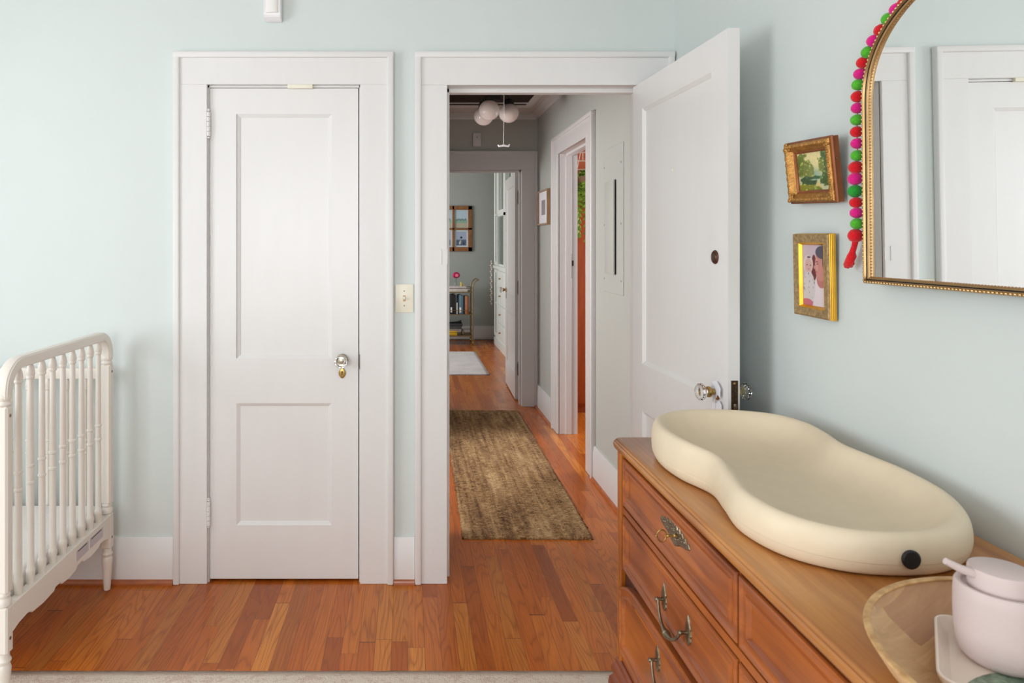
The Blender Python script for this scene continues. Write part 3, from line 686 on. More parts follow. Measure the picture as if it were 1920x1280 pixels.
rug_grid('area_rug', -0.9, 7.22, 0.868, 8.78, 40, 40, lambda u, v: 0.009, 'lavrug', None, 0.0, label='pale grey-lavender rug on the far room floor before the bar cart', category='rug')
# ================================================================ DRESSER
dr = thing('dresser', (0.84, 1.23, 0.012), 'orange-brown wooden dresser with brass pulls along the right wall', 'dresser')
XF = 0.606; Y0d, Y1d = 0.515, 1.950
oc = [(0.583, 0.50)]
# top outline (counter-clockwise in x,y) with a rounded far front corner
topo = [(0.583, 0.512), (0.588, 0.500), (1.090, 0.500), (1.090, 1.966), (0.612, 1.966)]+[(0.583+0.029*(1-math.sin(a)), 1.937+0.029*math.cos(a)) for a in [math.pi/2*k/6 for k in range(1, 7)]]
g = G(); g.levels(topo, [(0.016, 0.808), (0.016, 0.813), (0.009, 0.815), (0.004, 0.8185), (0.001, 0.824), (0.0, 0.829), (0.001, 0.834), (0.003, 0.8365), (0.0055, 0.837), (0.006, 0.840), (0.0085, 0.8425), (0.011, 0.843)], lambda u, v, h: (u, v, h))
g.done('top', 'dtop', dr, sharp=40)
g = G(); g.box(XF+0.012, Y0d, 0.192, 1.085, Y1d, 0.808)                        # carcass
for z0, z1 in ((0.8005, 0.808), (0.640, 0.657), (0.20, 0.246)): g.box(XF-0.001, Y0d, z0, XF+0.02, Y1d, z1)
for ya, yb in ((1.2495, 1.2525), ): g.box(XF+0.003, ya, 0.2, XF+0.02, yb, 0.80)
g.done('carcass', 'drail', dr)
def fluted(ya, yb):
    g = G(); w = yb-ya
    prof = [(ya, XF+0.02), (ya, 0.602), (ya+0.003, 0.598), (ya+0.010, 0.598), (ya+0.0115, 0.602), (ya+0.014, 0.603), (ya+0.0165, 0.602), (ya+0.018, 0.598), (yb-0.008, 0.598), (yb-0.0065, 0.601), (yb-0.004, 0.601), (yb-0.002, 0.598), (yb, 0.600), (yb, XF+0.02)]
    g.prism(prof, lambda a, b: (b, a, 0.215), lambda a, b: (b, a, 0.806)); g.done('corner_post', 'dcase', dr)
fluted(1.924, 1.950); fluted(0.515, 0.541)
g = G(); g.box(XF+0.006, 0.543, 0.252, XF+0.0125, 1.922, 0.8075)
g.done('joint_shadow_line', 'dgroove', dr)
# base moulding and feet
g = G(); basep = [(0.590, 0.505), (1.058, 0.505), (1.058, 1.958), (0.590, 1.958)]
g.levels(basep, [(0.010, 0.222), (0.006, 0.218), (0.003, 0.210), (0.004, 0.204), (-0.002, 0.196), (-0.006, 0.182), (-0.005, 0.172), (0.002, 0.168)][::-1], lambda u, v, h: (u, v, h)); g.done('base_moulding', 'dmould', dr)
def foot(sx_, sy_):
    x0, y0 = (0.590 if sx_ < 0 else 1.048), (0.507 if sy_ < 0 else 1.956); ix, iy = -sx_, -sy_
    g = G()
    sil = [(0.0, 0.169), (-0.010, 0.155), (-0.013, 0.135), (-0.008, 0.10), (0.004, 0.06), (0.006, 0.035), (-0.004, 0.013)]
    # two bracket wings with a scrolled lower edge
    def wing(along_x):
        low = [(0.0, 0.013), (0.05, 0.013), (0.06, 0.05), (0.085, 0.075), (0.10, 0.11), (0.15, 0.125), (0.19, 0.150), (0.20, 0.169)]
        n = len(low)
        rows = []
        for (s_, zz) in sil:
            rows.append((s_, zz))
        prev = None
        for k in range(n):
            a, zl = low[k]
            col = []
            for (s_, zz) in sil:
                z_ = max(zz, zl); off = np.interp(z_, [p[1] for p in sil[::-1]], [p[0] for p in sil[::-1]])
                if along_x: q0 = (x0+ix*a, y0+iy*off, z_); q1 = (x0+ix*a, y0+iy*0.022, z_)
                else: q0 = (x0+ix*off, y0+iy*a, z_); q1 = (x0+ix*0.022, y0+iy*a, z_)
                if k == 0:
                    q0 = (x0+ix*off, y0+iy*off, z_)
                col.append((g.bm.verts.new(q0), g.bm.verts.new(q1)))
            if prev:
                for j in range(len(sil)-1):
                    g.bm.faces.new((prev[j][0], col[j][0], col[j+1][0], prev[j+1][0])); g.bm.faces.new((prev[j][1], prev[j+1][1], col[j+1][1], col[j][1]))
                g.bm.faces.new((prev[-1][0], col[-1][0], col[-1][1], prev[-1][1]))
            prev = col
    wing(True); wing(False)
    g.done('foot', 'dmould', dr)
for a in (-1, 1):
    for b in (-1, 1): foot(a, b)
def pull(parent, yc, zc, xf):
    for s_ in (-1, 1):
        g = G(); yp = yc+s_*0.070
        pl = [(0, -0.030), (0.005, -0.024), (0.0085, -0.016), (0.007, -0.011), (0.010, -0.004), (0.0075, 0.004), (0.009, 0.010), (0.005, 0.018), (0.004, 0.024), (0, 0.034), (-0.004, 0.024), (-0.005, 0.018), (-0.009, 0.010), (-0.0075, 0.004), (-0.010, -0.004), (-0.007, -0.011), (-0.0085, -0.016), (-0.005, -0.024)]
        g.levels([(a*1.55, b*1.05) for a, b in pl], [(0, 0), (0, 0.0015), (0.0022, 0.0035), (0.0045, 0.0040)], lambda u, v, h: (xf-h, yp+u, zc+v))
        g.lathe([(0.0042, 0), (0.0035, 0.010), (0.0045, 0.014), (0.0055, 0.018), (0.004, 0.022), (0, 0.024)], (xf-0.001, yp, zc-0.003), (-1, 0, 0), 14)
        r = g.done('pull_plate', 'pewter', parent)
    g = G(); pts = []; rad = []
    for k in range(25):
        t_ = k/24; a = -1+2*t_; s_ = 1-abs(a)**2.6
        pts.append((xf-0.016-0.006*s_, yc+a*0.068, zc-0.003-0.043*s_)); rad.append(0.0034+0.0050*math.exp(-(a/0.30)**2))
    g.tube(pts, rad, 12)
    for a in (-0.055, 0.055, 0.0):
        k = int(round((a/0.068*0.5+0.5)*24)); p = Vector(pts[k]); 
        if a == 0: g.sph(p, 0.0088, 12, (1.05, 0.5, 1.05))
    g.done('bail', 'pewter', parent)
def escutcheon(parent, yc, zc, xf, key=True):
    half = [(0.088, 0.0), (0.080, 0.008), (0.070, 0.006), (0.062, 0.013), (0.052, 0.010), (0.045, 0.018), (0.036, 0.014), (0.030, 0.022), (0.020, 0.016), (0.014, 0.026), (0.007, 0.022), (0.0, 0.031)]
    q = half+[(-a, b) for a, b in half[-2::-1]]
    low = [(-a, -b) for a, b in [(0.080, 0.006), (0.062, 0.011), (0.045, 0.014), (0.030, 0.018), (0.018, 0.024), (0.0, 0.030)]]
    low = low+[(-a, b) for a, b in low[-2::-1]]
    q = q+low
    g = G(); g.levels(q, [(0, 0), (0, 0.0012), (0.0025, 0.0032), (0.005, 0.0030)], lambda u, v, h: (xf-h, yc+u, zc+v))
    for k in range(26): a = random.uniform(-0.07, 0.07); g.sph((xf-0.003, yc+a, zc+random.uniform(-1, 1)*0.013*(1-abs(a)/0.085)), random.uniform(0.0022, 0.004), 8, (0.6, 1.4, 0.8))
    r = g.done('escutcheon', 'pewter', parent)
    if key:
        g = G(); p = Vector((xf-0.003, yc-0.012, zc-0.002)); g.lathe([(0.0045, 0), (0.0055, 0.003), (0.003, 0.006), (0.0026, 0.016), (0.004, 0.018), (0.0026, 0.021)], p, (-1, 0, 0), 12)
        c = p+Vector((-0.032, 0, 0)); m = 20
        g.tube([(c.x+0.0105*math.cos(2*math.pi*k/m), c.y, c.z+0.0135*math.sin(2*math.pi*k/m)) for k in range(m+1)], 0.0017, 8)
        g.sph((c.x-0.0125, c.y, c.z), 0.0024, 8); g.done('key', 'brass', r)
def drawer(y0, y1, z0, z1, dx=0.0, arch=False):
    xf = XF-dx; o = rect(y0+0.002, z0+0.002, y1-0.002, z1-0.002)
    if arch: o = [(y0+0.0015, z0+0.0015), (y1-0.0015, z0+0.0015), (y1-0.0015, z1-0.045), (y1-0.03, z1-0.028), (y1-0.07, z1-0.012), (y1-0.13, z1-0.0015), (y0+0.0015, z1-0.0015)]
    g = G(); g.box(xf+0.004, y0+0.003, z0+0.003, XF+0.10, y1-0.003, z1-0.003-(0.045 if arch else 0)); d = g.done('drawer', 'drail', dr)
    g = G(); g.ringsweep(o, [(0, 0.014), (0, 0.0), (0.0015, -0.003), (0.006, -0.004), (0.009, -0.001), (0.012, 0.0005), (0.0225, 0.0008), (0.025, -0.0035), (0.030, -0.004), (0.033, -0.001), (0.036, 0.006), (0.038, 0.008), (0.038, 0.014)], lambda u, v, h: (xf+h, u, v)); g.done('drawer_moulding', 'drail', d, sharp=25)
    g = G(); g.levels(o, [(0.0365, 0.014), (0.0365, 0.0075), (0.0405, 0.0075), (0.0425, 0.0045), (0.060, 0.0042)], lambda u, v, h: (xf+h, u, v)); g.done('drawer_panel', 'dpanel', d)
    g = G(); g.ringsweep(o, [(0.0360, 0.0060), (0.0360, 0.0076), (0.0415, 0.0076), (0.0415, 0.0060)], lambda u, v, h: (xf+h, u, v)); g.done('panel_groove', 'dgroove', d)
    return d, xf+0.0042
rows = ((0.661, 0.7965, 0.0), (0.481, 0.636, 0.0), (0.250, 0.476, 0.010))
for (ya, yb) in ((1.254, 1.922), (0.543, 1.248)):
    for k, (z0, z1, dx) in enumerate(rows):
        d, xp = drawer(ya, yb, z0, z1, dx, k == 2)
        if k == 0: escutcheon(d, (1.560 if ya > 1 else 0.895), 0.738, xp, ya > 1)
        else:
            yc = (ya+yb)/2-0.034; zc = 0.556 if k == 1 else 0.402
            if k == 1: pull(d, yc, zc, xp)
            else:
                for q in (-0.005, ): pull(d, yc+q+0.02, zc, xp)

# ================================================================ CHANGING PAD
outl = [(.83, 1.900), (.735, 1.880), (.660, 1.815), (.628, 1.70), (.634, 1.59), (.664, 1.49), (.650, 1.39), (.634, 1.29), (.662, 1.19), (.735, 1.128), (.83, 1.110), (.925, 1.128), (1.005, 1.19), (1.050, 1.29), (1.056, 1.40), (1.040, 1.49), (1.026, 1.57), (1.042, 1.66), (1.046, 1.75), (1.010, 1.84), (.925, 1.888)]
def make_pad():
    O = crom([(x-0.008, y+0.013-0.006*(y-1.1)/0.8) for x, y in outl], 8); O = O[::-1]        # clockwise list reversed -> counter-clockwise seen from above
    g = G(); zb = 0.8435
    prof = [(0.0, 0.020), (0.90, 0.0), (0.955, 0.002), (0.985, 0.014), (0.996, 0.026), (0.994, 0.0285), (0.996, 0.031), (1.0, 0.045), (0.998, 0.060), (0.988, 0.078), (0.968, 0.091), (0.940, 0.0985), (0.905, 0.1005), (0.870, 0.096), (0.835, 0.086), (0.795, 0.072), (0.74, 0.056), (0.66, 0.042), (0.55, 0.033), (0.40, 0.027), (0.25, 0.0245), (0.12, 0.0235), (0.0, 0.0235)]
    def spine(y): return Vector((0.842+0.0*(y-1.5), min(max(y, 1.33), 1.70)))
    rings = []
    for (s_, h) in prof:
        ring = []
        for (x, y) in O:
            sp = spine(1.5+(y-1.5)*0.93); P = Vector((x, y)); d = P-sp
            # rim is taller at the far end, lower at the near end
            k = np.interp(y, [1.11, 1.25, 1.6, 1.9], [0.72, 0.80, 0.96, 0.97])
            # keep the rim's width nearly constant: convert s to an absolute inset near the edge
            w = 1.0-s_; r = d.length; ins = min(w*0.235, w*0.235) if w < 0.34 else None
            if ins is not None: q = P-d.normalized()*min(ins, r*0.9)
            else:
                q1 = P-d.normalized()*min(0.34*0.235, r*0.9); t_ = (w-0.34)/0.66; q = q1+(sp-q1)*t_
            hh = h*k if h > 0.03 else h
            ring.append(g.bm.verts.new((q.x, q.y, zb+hh)))
        rings.append(ring)
    n = len(O)
    for a, b in zip(rings[:-1], rings[1:]):
        for k in range(n): g.bm.faces.new((a[k], a[(k+1) % n], b[(k+1) % n], b[k]))
    bmesh.ops.remove_doubles(g.bm, verts=rings[-1]+rings[0], dist=0.0005)
    o = g.done('foam_body', 'pad', pad, sharp=180)
    md = o.modifiers.new('smooth', 'SUBSURF'); md.levels = 1; md.render_levels = 2
pad = thing('changing_pad', (0.842, 1.5, 0.843), 'cream peanut-shaped foam changing pad on the dresser top', 'changing pad')
make_pad()
g = G(); g.lathe([(0, 0), (0.0150, 0), (0.0155, 0.003), (0.013, 0.0048), (0, 0.0052)], (0.826, 1.1225, 0.880), (0, -1, 0.06), 32); g.done('drain_plug', 'black', pad, label='round black plug')

# ================================================================ BOWL, TRAY, DISPENSER
bc = (0.792, 0.765)
bw = thing('wooden_bowl', (bc[0], bc[1], 0.843), 'wide round acacia wood bowl near the right corner of the dresser top', 'bowl')
zt = 0.8435
g = G(); g.lathe([(0.0, 0.000), (0.125, 0.0), (0.150, 0.006), (0.190, 0.022), (0.220, 0.042), (0.2335, 0.0635), (0.2335, 0.066), (0.2275, 0.066), (0.214, 0.048), (0.185, 0.029), (0.150, 0.015), (0.12, 0.0105), (0.0, 0.010)], (bc[0], bc[1], zt), n=96); g.done('bowl_body', 'bowl', bw, sharp=60)
g = G(); rp = [(0.2265, 0.0655), (0.2338, 0.0655), (0.2350, 0.0668), (0.2345, 0.0685), (0.2325, 0.0692), (0.2275, 0.0690), (0.2260, 0.0676)]
g.lathe(rp+[rp[0]], (bc[0], bc[1], zt), n=96, cap=False); g.done('rim', 'bowlrim', bw, label='pale wooden rim')
A37 = math.atan2(-0.6, 0.8)
tc = (0.738, 0.812); XT = Matrix.Translation((tc[0], tc[1], 0.8735)) @ Matrix.Rotation(A37, 4, 'Z')
def rrect(hx_, hy_, r, n=6):
    o = []
    for cx_, cy_, a0 in ((hx_-r, -hy_+r, -90), (hx_-r, hy_-r, 0), (-hx_+r, hy_-r, 90), (-hx_+r, -hy_+r, 180)):
        for k in range(n+1): a = math.radians(a0+90*k/n); o.append((cx_+r*math.cos(a), cy_+r*math.sin(a)))
    return o
ty = thing('soap_tray', (tc[0], tc[1], 0.8735), 'small square cream tray with a green leaf print, inside the wooden bowl', 'tray')
g = G(); g.levels(rrect(0.088, 0.090, 0.022), [(0.016, 0.0), (0.012, 0.0005), (0.006, 0.006), (0.001, 0.016), (0, 0.0205), (0.001, 0.022), (0.003, 0.0218), (0.0045, 0.018), (0.009, 0.009), (0.015, 0.0042), (0.022, 0.0036)], lambda u, v, h: (u, v, h)); g.done('tray_body', 'tray', ty, X=XT)
lf = [(0.058*math.cos(a), 0.026*math.sin(a)*(1+0.25*math.cos(a))) for a in [2*math.pi*k/28 for k in range(28)]]
LPX = Matrix.Translation((tc[0]-0.037, tc[1]-0.012, 0.8735)) @ Matrix.Rotation(math.radians(12), 4, 'Z')
g = G(); g.levels(lf, [(0, 0.0036), (0, 0.0040), (0.001, 0.0041)], lambda u, v, h: (u, v, h)); g.done('leaf_print', 'leafprint', ty, X=LPX, label='printed green leaf')
sd = (0.741, 0.853); z0 = 0.8782
sp_ = thing('soap_dispenser', (sd[0], sd[1], z0), 'blush pink ceramic soap dispenser standing on the cream tray', 'soap dispenser')
g = G(); g.lathe([(0.0, 0.0), (0.034, 0.0), (0.0375, 0.0015), (0.0425, 0.008), (0.0455, 0.020), (0.0475, 0.040), (0.0480, 0.060), (0.0477, 0.080), (0.0470, 0.0905), (0.0455, 0.0935), (0.0425, 0.094), (0.0400, 0.0925), (0.0392, 0.088), (0.0, 0.088)], (sd[0], sd[1], z0), n=64); g.done('bottle', 'pink', sp_)
g = G(); g.lathe([(0.0, 0.084), (0.0335, 0.084), (0.0335, 0.1125), (0.0328, 0.1145), (0.0310, 0.1155), (0.0, 0.1160)], (sd[0], sd[1], z0), n=64); pm = g.done('pump_head', 'pink', sp_)
sdn = Vector((-1.0, 0.10, 0)).normalized()
pts = [Vector((sd[0], sd[1], z0+0.1065))+sdn*a+Vector((0, 0, b)) for a, b in ((0.025, 0), (0.036, 0.0020), (0.048, 0.0065), (0.059, 0.0120), (0.065, 0.0150))]
g = G(); g.tube(pts, [0.0062, 0.0058, 0.0050, 0.0044, 0.0040], 14); g.done('spout', 'pink', pm)

# ================================================================ MIRROR AND GARLAND
mi = thing('arched_mirror', (1.075, 1.294, 1.308), 'large arched wall mirror in a beaded gold frame on the right wall', 'mirror')
MA, YC, ZB, ZS, MBh = 0.28, 1.294, 1.308, 1.722, 0.218
def mirror_outline(n=36):
    o = [(YC-MA, ZB), (YC+MA, ZB)]
    for k in range(1, 8): o.append((YC+MA, ZB+(ZS-ZB)*k/8))
    for k in range(n+1): a = math.pi*k/n; o.append((YC+MA*math.copysign(abs(math.cos(a))**0.93, math.cos(a)), ZS+MBh*abs(math.sin(a))**0.93))
    for k in range(7, 0, -1): o.append((YC-MA, ZB+(ZS-ZB)*k/8))
    return o
MO = mirror_outline()
XM = Matrix.Translation((1.06, 0, ZB)) @ Matrix.Rotation(math.radians(-0.55), 4, 'Y') @ Matrix.Translation((-1.06, 0, -ZB))
fm = lambda u, v, h: (1.078-h, u, v)
g = G(); g.levels(MO, [(0.010, 0.0), (0.010, 0.0185), (0.0115, 0.019), (0.013, 0.019)], fm); g.done('glass', 'mirror', mi, X=XM, label='clear mirror glass')
g = G(); g.levels(MO, [(0.012, -0.019), (0.012, -0.0002)], fm); g.done('backing', 'dark', mi, X=XM)
g = G(); g.ringsweep(MO, [(-0.001, 0), (-0.001, 0.026), (0.0005, 0.0285), (0.0045, 0.0285), (0.0053, 0.0315), (0.0062, 0.0315), (0.0068, 0.0290), (0.0068, 0.0230), (0.0090, 0.0230), (0.0092, 0.0246), (0.0125, 0.0232), (0.0135, 0.0215), (0.0135, 0)], fm); g.done('frame', 'gold', mi, X=XM)
g = G(); g.ringsweep(MO, [(0.0066, 0.0225), (0.0066, 0.0256), (0.0074, 0.0256), (0.0092, 0.0238), (0.0092, 0.0225)], fm); g.done('frame_groove', 'dark', mi, X=XM)
def along(poly, step):
    n = len(poly); out = []; carry = 0.0
    for k in range(n):
        a = Vector(poly[k]); b = Vector(poly[(k+1) % n]); d = (b-a).length; s_ = carry
        while s_ < d: out.append(tuple(a+(b-a)*(s_/d))); s_ += step
        carry = s_-d
    return out
g = G()
for (u, v) in along(inset(MO, 0.0028), 0.0090): g.ico(fm(u, v, 0.0292), 0.0028, 2)
g.done('outer_beads', 'bead', mi, X=XM)
g = G()
for (u, v) in along(inset(MO, 0.0140), 0.0070): g.ico(fm(u, v, 0.0202), 0.0014, 1)
g.done('inner_beads', 'goldside', mi, X=XM)

gl = thing('pompom_garland', (1.066, 1.61, 1.30), 'garland of red, pink and green felt pompoms hanging down the left of the mirror', 'garland')
balls = [(530, 10, 'r'), (497, 37, 'p'), (465, 73, 'g'), (436, 117, 'r'), (408, 158, 'p'), (386, 202, 'g'), (367, 242, 'r'), (354, 286, 'p'), (347, 328, 'g'), (344, 374, 'r'), (344, 418, 'p'), (342, 464, 'g'), (341, 510, 'r'), (343, 555, 'p'), (343, 602, 'g'), (338, 648, 'r'), (335, 692, 'p'), (334, 740, 'G'), (338, 784, 'r'), (340, 824, 'p'), (342, 866, 'g')]
XG = 1.074
def mpt(px, py, x=XG):
    y = x*1280/(px-765); return Vector((x, y, CAMH-(py-455)/1280*y))
cent = []
fm_ = {'r': 'felt_red', 'p': 'felt_pink', 'g': 'felt_green', 'G': 'felt_green_deep'}
for i, (a, b, c) in enumerate(balls):
    p = mpt(1440+a/2.065+1.5, b/2.065); cent.append(p)
    g = G(); rr = 0.0155*(1.1 if i in (15, 16, 17) else 0.98 if i > 6 else 1.05)
    g.sph(p, rr, 24, (0.95, 0.97, random.uniform(0.84, 0.90)), jit=0.018); g.done('pompom', fm_[c], gl, sharp=180)
p = mpt(1440+339/2.065, 912/2.065); cent.append(p)
g = G(); g.sph(p, 0.0175, 24, (0.95, 0.98, 0.93), jit=0.018); g.done('pompom', 'felt_red', gl, sharp=180)
g = G(); g.tube(cent, 0.0012, 6); g.done('string', 'felt_red', gl)
tp = [mpt(1440+a/2.065, b/2.065) for a, b in ((340, 925), (335, 950), (327, 975), (325, 990), (318, 1005), (310, 1028))]
g = G(); g.tube(tp, [0.0068, 0.0062, 0.0066, 0.0100, 0.0098, 0.0105], 14)
for k in range(16):
    a = random.random(); q = tp[3].lerp(tp[5], a)+Vector([random.uniform(-.007, .007) for _ in range(3)]); g.sph(q, 0.0038, 8, (1, 1, 1.3))
g.done('tassel', 'felt_red', gl, sharp=180)

# ================================================================ SMALL FRAMED PICTURES
def blobs(U, V, n, seed, lo=0.02, hi=0.07):
    r = np.random.RandomState(seed); out = np.zeros_like(U)
    for _ in range(n):
        cx_, cy_, s_ = r.rand(), r.rand(), r.uniform(lo, hi); out += r.uniform(-1, 1)*np.exp(-(((U-cx_)/s_)**2+((V-cy_)/(s_*0.8))**2))
    return out
def sm(x, a, b): t_ = np.clip((x-a)/(b-a), 0, 1); return t_*t_*(3-2*t_)
def lerp3(A, c, m): return A*(1-m[..., None])+np.array(c)[None, None, :]*m[..., None]
def landscape(U, V):
    A = np.zeros(U.shape+(3,))+np.array((0.92, 0.86, 0.62)); nz = blobs(U, V, 260, 3); n2 = blobs(U, V, 300, 5, 0.012, 0.035)
    A = lerp3(A, (0.72, 0.76, 0.62), sm(-V, -0.72, -0.4)*0.7)
    A = lerp3(A, (0.55, 0.68, 0.62), np.exp(-((U-0.52)/0.16)**2-((V-0.42)/0.12)**2)*0.9)
    def tree(A, cx_, cy_, rx, ry, c, s_=1.0):
        m = sm(1.0-np.sqrt(((U-cx_)/rx)**2+((V-cy_)/ry)**2)+nz*0.22+n2*0.30, 0.0, 0.22)*s_; A = lerp3(A, c, m)
        return lerp3(A, np.minimum(1, np.array(c)*1.45+0.04), m*sm(n2, 0.05, 0.5)*0.75)
    A = tree(A, 0.12, 0.68, 0.17, 0.36, (0.40, 0.46, 0.20)); A = tree(A, 0.30, 0.52, 0.17, 0.34, (0.46, 0.50, 0.22)); A = tree(A, 0.42, 0.50, 0.10, 0.30, (0.50, 0.54, 0.28))
    A = tree(A, 0.86, 0.66, 0.20, 0.42, (0.28, 0.38, 0.20)); A = tree(A, 0.74, 0.62, 0.10, 0.22, (0.48, 0.52, 0.24))
    A = tree(A, 0.30, 0.25, 0.28, 0.16, (0.20, 0.32, 0.18)); A = tree(A, 0.58, 0.34, 0.14, 0.06, (0.22, 0.38, 0.24)); A = tree(A, 0.86, 0.26, 0.20, 0.16, (0.26, 0.36, 0.14))
    A = lerp3(A, (0.70, 0.80, 0.74), np.exp(-((U-0.48)/0.10)**2-((V-0.28)/0.018)**2))
    A = lerp3(A, (0.84, 0.74, 0.46), sm(-np.abs(U-0.58-0.35*(0.22-V))+0.10-0.15*V, 0.0, 0.05)*sm(-V, -0.26, -0.16))
    A = tree(A, 0.20, 0.05, 0.40, 0.13, (0.52, 0.52, 0.14)); A = tree(A, 0.55, 0.02, 0.18, 0.09, (0.44, 0.48, 0.14))
    return np.clip(A+(n2*0.06)[..., None], 0, 1)
def family(U, V):
    n1 = blobs(U, V, 120, 8, 0.02, 0.06); n2 = blobs(U, V, 400, 9, 0.01, 0.03)
    A = np.zeros(U.shape+(3,))+np.array((0.80, 0.72, 0.76)); A = lerp3(A, (0.50, 0.36, 0.46), sm(n1, 0.35, 0.7)*0.8)
    def ell(cx_, cy_, rx, ry, soft=0.10, rot=0.0):
        c, s_ = math.cos(rot), math.sin(rot); du = (U-cx_)*0.66; dv = V-cy_; a = (du*c+dv*s_)/(rx*0.66); b = (-du*s_+dv*c)/ry
        return sm(1-np.sqrt(a*a+b*b), -0.02, soft)
    A = lerp3(A, (0.42, 0.16, 0.16), ell(0.50, 0.62, 0.12, 0.22))
    A = lerp3(A, (0.90, 0.84, 0.86), np.maximum(ell(0.82, 0.16, 0.46, 0.36), ell(0.60, 0.05, 0.36, 0.30)))     # shirt
    A = lerp3(A, (0.74, 0.46, 0.44), ell(0.80, 0.44, 0.20, 0.14))                                              # neck
    A = lerp3(A, (0.80, 0.53, 0.50), ell(0.78, 0.66, 0.25, 0.26, 0.12))                                        # head
    A = lerp3(A, (0.84, 0.60, 0.57), ell(0.62, 0.68, 0.07, 0.12, 0.3))
    A = lerp3(A, (0.80, 0.53, 0.50), ell(0.525, 0.635, 0.05, 0.035, 0.3))                                      # nose
    A = lerp3(A, (0.32, 0.30, 0.36), np.maximum(ell(0.86, 0.88, 0.30, 0.11), ell(0.97, 0.74, 0.12, 0.17)))     # hair
    A = lerp3(A, (0.30, 0.16, 0.18), ell(0.65, 0.690, 0.045, 0.012, 0.6)); A = lerp3(A, (0.36, 0.20, 0.20), ell(0.63, 0.725, 0.07, 0.012, 0.6))
    A = lerp3(A, (0.55, 0.26, 0.28), ell(0.58, 0.560, 0.05, 0.012, 0.6)); A = lerp3(A, (0.70, 0.42, 0.42), ell(0.95, 0.62, 0.05, 0.06, 0.4))
    A = lerp3(A, (0.86, 0.80, 0.80), ell(0.25, 0.68, 0.22, 0.155)); A = lerp3(A, (0.84, 0.68, 0.66), ell(0.26, 0.655, 0.165, 0.125))
    A = lerp3(A, (0.22, 0.16, 0.20), np.maximum(ell(0.20, 0.668, 0.030, 0.014, 0.5), ell(0.34, 0.662, 0.030, 0.014, 0.5)))
    A = lerp3(A, (0.66, 0.36, 0.38), ell(0.27, 0.598, 0.045, 0.010, 0.5)); A = lerp3(A, (0.74, 0.54, 0.52), ell(0.27, 0.632, 0.022, 0.010, 0.5))
    A = lerp3(A, (0.30, 0.20, 0.24), ell(0.28, 0.795, 0.10, 0.018, 0.5))
    body = np.maximum(ell(0.28, 0.30, 0.27, 0.27), ell(0.22, 0.12, 0.24, 0.2)); A = lerp3(A, (0.84, 0.80, 0.80), body); A = lerp3(A, (0.48, 0.44, 0.56), body*sm(n2, 0.18, 0.5)*0.8)
    A = lerp3(A, (0.80, 0.42, 0.48), ell(0.18, 0.04, 0.26, 0.075))
    return A
def picture(name, yc, zc, w, h, roll, lean, c0, sec, mats, fn, nu, nv, label, cat, fw, pc, extra=None):
    t_ = thing(name, (XR-0.01, yc, zc-h/2), label, cat)
    X = Matrix.Translation((XR-c0, yc, zc)) @ Matrix.Rotation(lean, 4, 'Y') @ Matrix.Rotation(roll, 4, 'X')
    o = rect(-w/2, -h/2, w/2, h/2); f = lambda u, v, q: (-q, u, v)
    for nm, mt, sc in zip(('frame', 'frame_side', 'inner_lip'), mats, sec):
        g = G(); g.ringsweep(o, sc, f); g.done(nm, mt, t_, X=X)
    if extra: extra(t_, X, w, h)
    # u runs away from the camera side: left of the picture is the far side (larger y)
    iw, ih = w/2-fw, h/2-fw
    colorgrid('picture_print', nu, nv, lambda u, v: (-pc, iw-2*iw*u, -ih+2*ih*v), fn, t_, X)
    g = G(); g.box(-pc+0.0006, -iw-0.004, -ih-0.004, -0.001, iw+0.004, ih+0.004); g.done('backing_board', 'goldside', t_, X=X)
def orn(t_, X, w, h):
    g = G()
    o = inset(rect(-w/2, -h/2, w/2, h/2), 0.0105)
    for k, (u, v) in enumerate(along(o, 0.0062)):
        s_ = 0.0034 if k % 3 else 0.0050; g.sph((-0.0262, u, v), s_, 8, (0.55, 1.0, 1.0))
    for (u, v) in inset(o, 0.004):
        for q in range(9): g.sph((-0.0240-random.uniform(0, 0.003), u+random.uniform(-0.012, 0.012), v+random.uniform(-0.012, 0.012)), random.uniform(0.003, 0.0055), 8, (0.6, 1, 1))
    g.done('ornament', 'fgold', t_, X=X)
    g = G(); g.sph((-0.010, -w/2-0.002, h*0.16), 0.0022, 8); g.done('eye_screw', 'pewter', t_, X=X)
sA = [[(0.004, 0.018), (0.004, 0.0215), (0.008, 0.0255), (0.014, 0.0265), (0.018, 0.022), (0.021, 0.020), (0.023, 0.018), (0.026, 0.0135), (0.027, 0.012)],
      [(0, 0), (0, 0.0125), (-0.0012, 0.0135), (-0.0018, 0.0155), (-0.0008, 0.0170), (0.001, 0.0185), (0.006, 0.019), (0.006, 0)],
      [(0.026, 0.006), (0.026, 0.0130), (0.0285, 0.0135), (0.0315, 0.0100), (0.0330, 0.0095), (0.0330, 0.006)]]
picture('landscape_painting', 1.803, 1.590, 0.205, 0.166, math.radians(2.4), math.radians(-7.0), 0.0200, sA, ('fgold', 'fcopper', 'fcopper'), landscape, 90, 76,
        'small woodland landscape painting in an ornate gilt frame, tilted on the wall', 'painting', 0.032, 0.0072, orn)
sB = [[(0.002, 0.012), (0.002, 0.0175), (0.006, 0.0195), (0.011, 0.0185), (0.018, 0.0165), (0.0235, 0.0170), (0.0250, 0.015), (0.025, 0.010)],
      [(0, 0), (0, 0.0060), (0.0008, 0.0070), (0.0004, 0.0100), (0.0012, 0.0112), (0.0010, 0.0140), (0.002, 0.0155), (0.004, 0.0155), (0.004, 0)],
      [(0.024, 0.006), (0.024, 0.0165), (0.0265, 0.0165), (0.0300, 0.0100), (0.0310, 0.0085), (0.0310, 0.006)]]
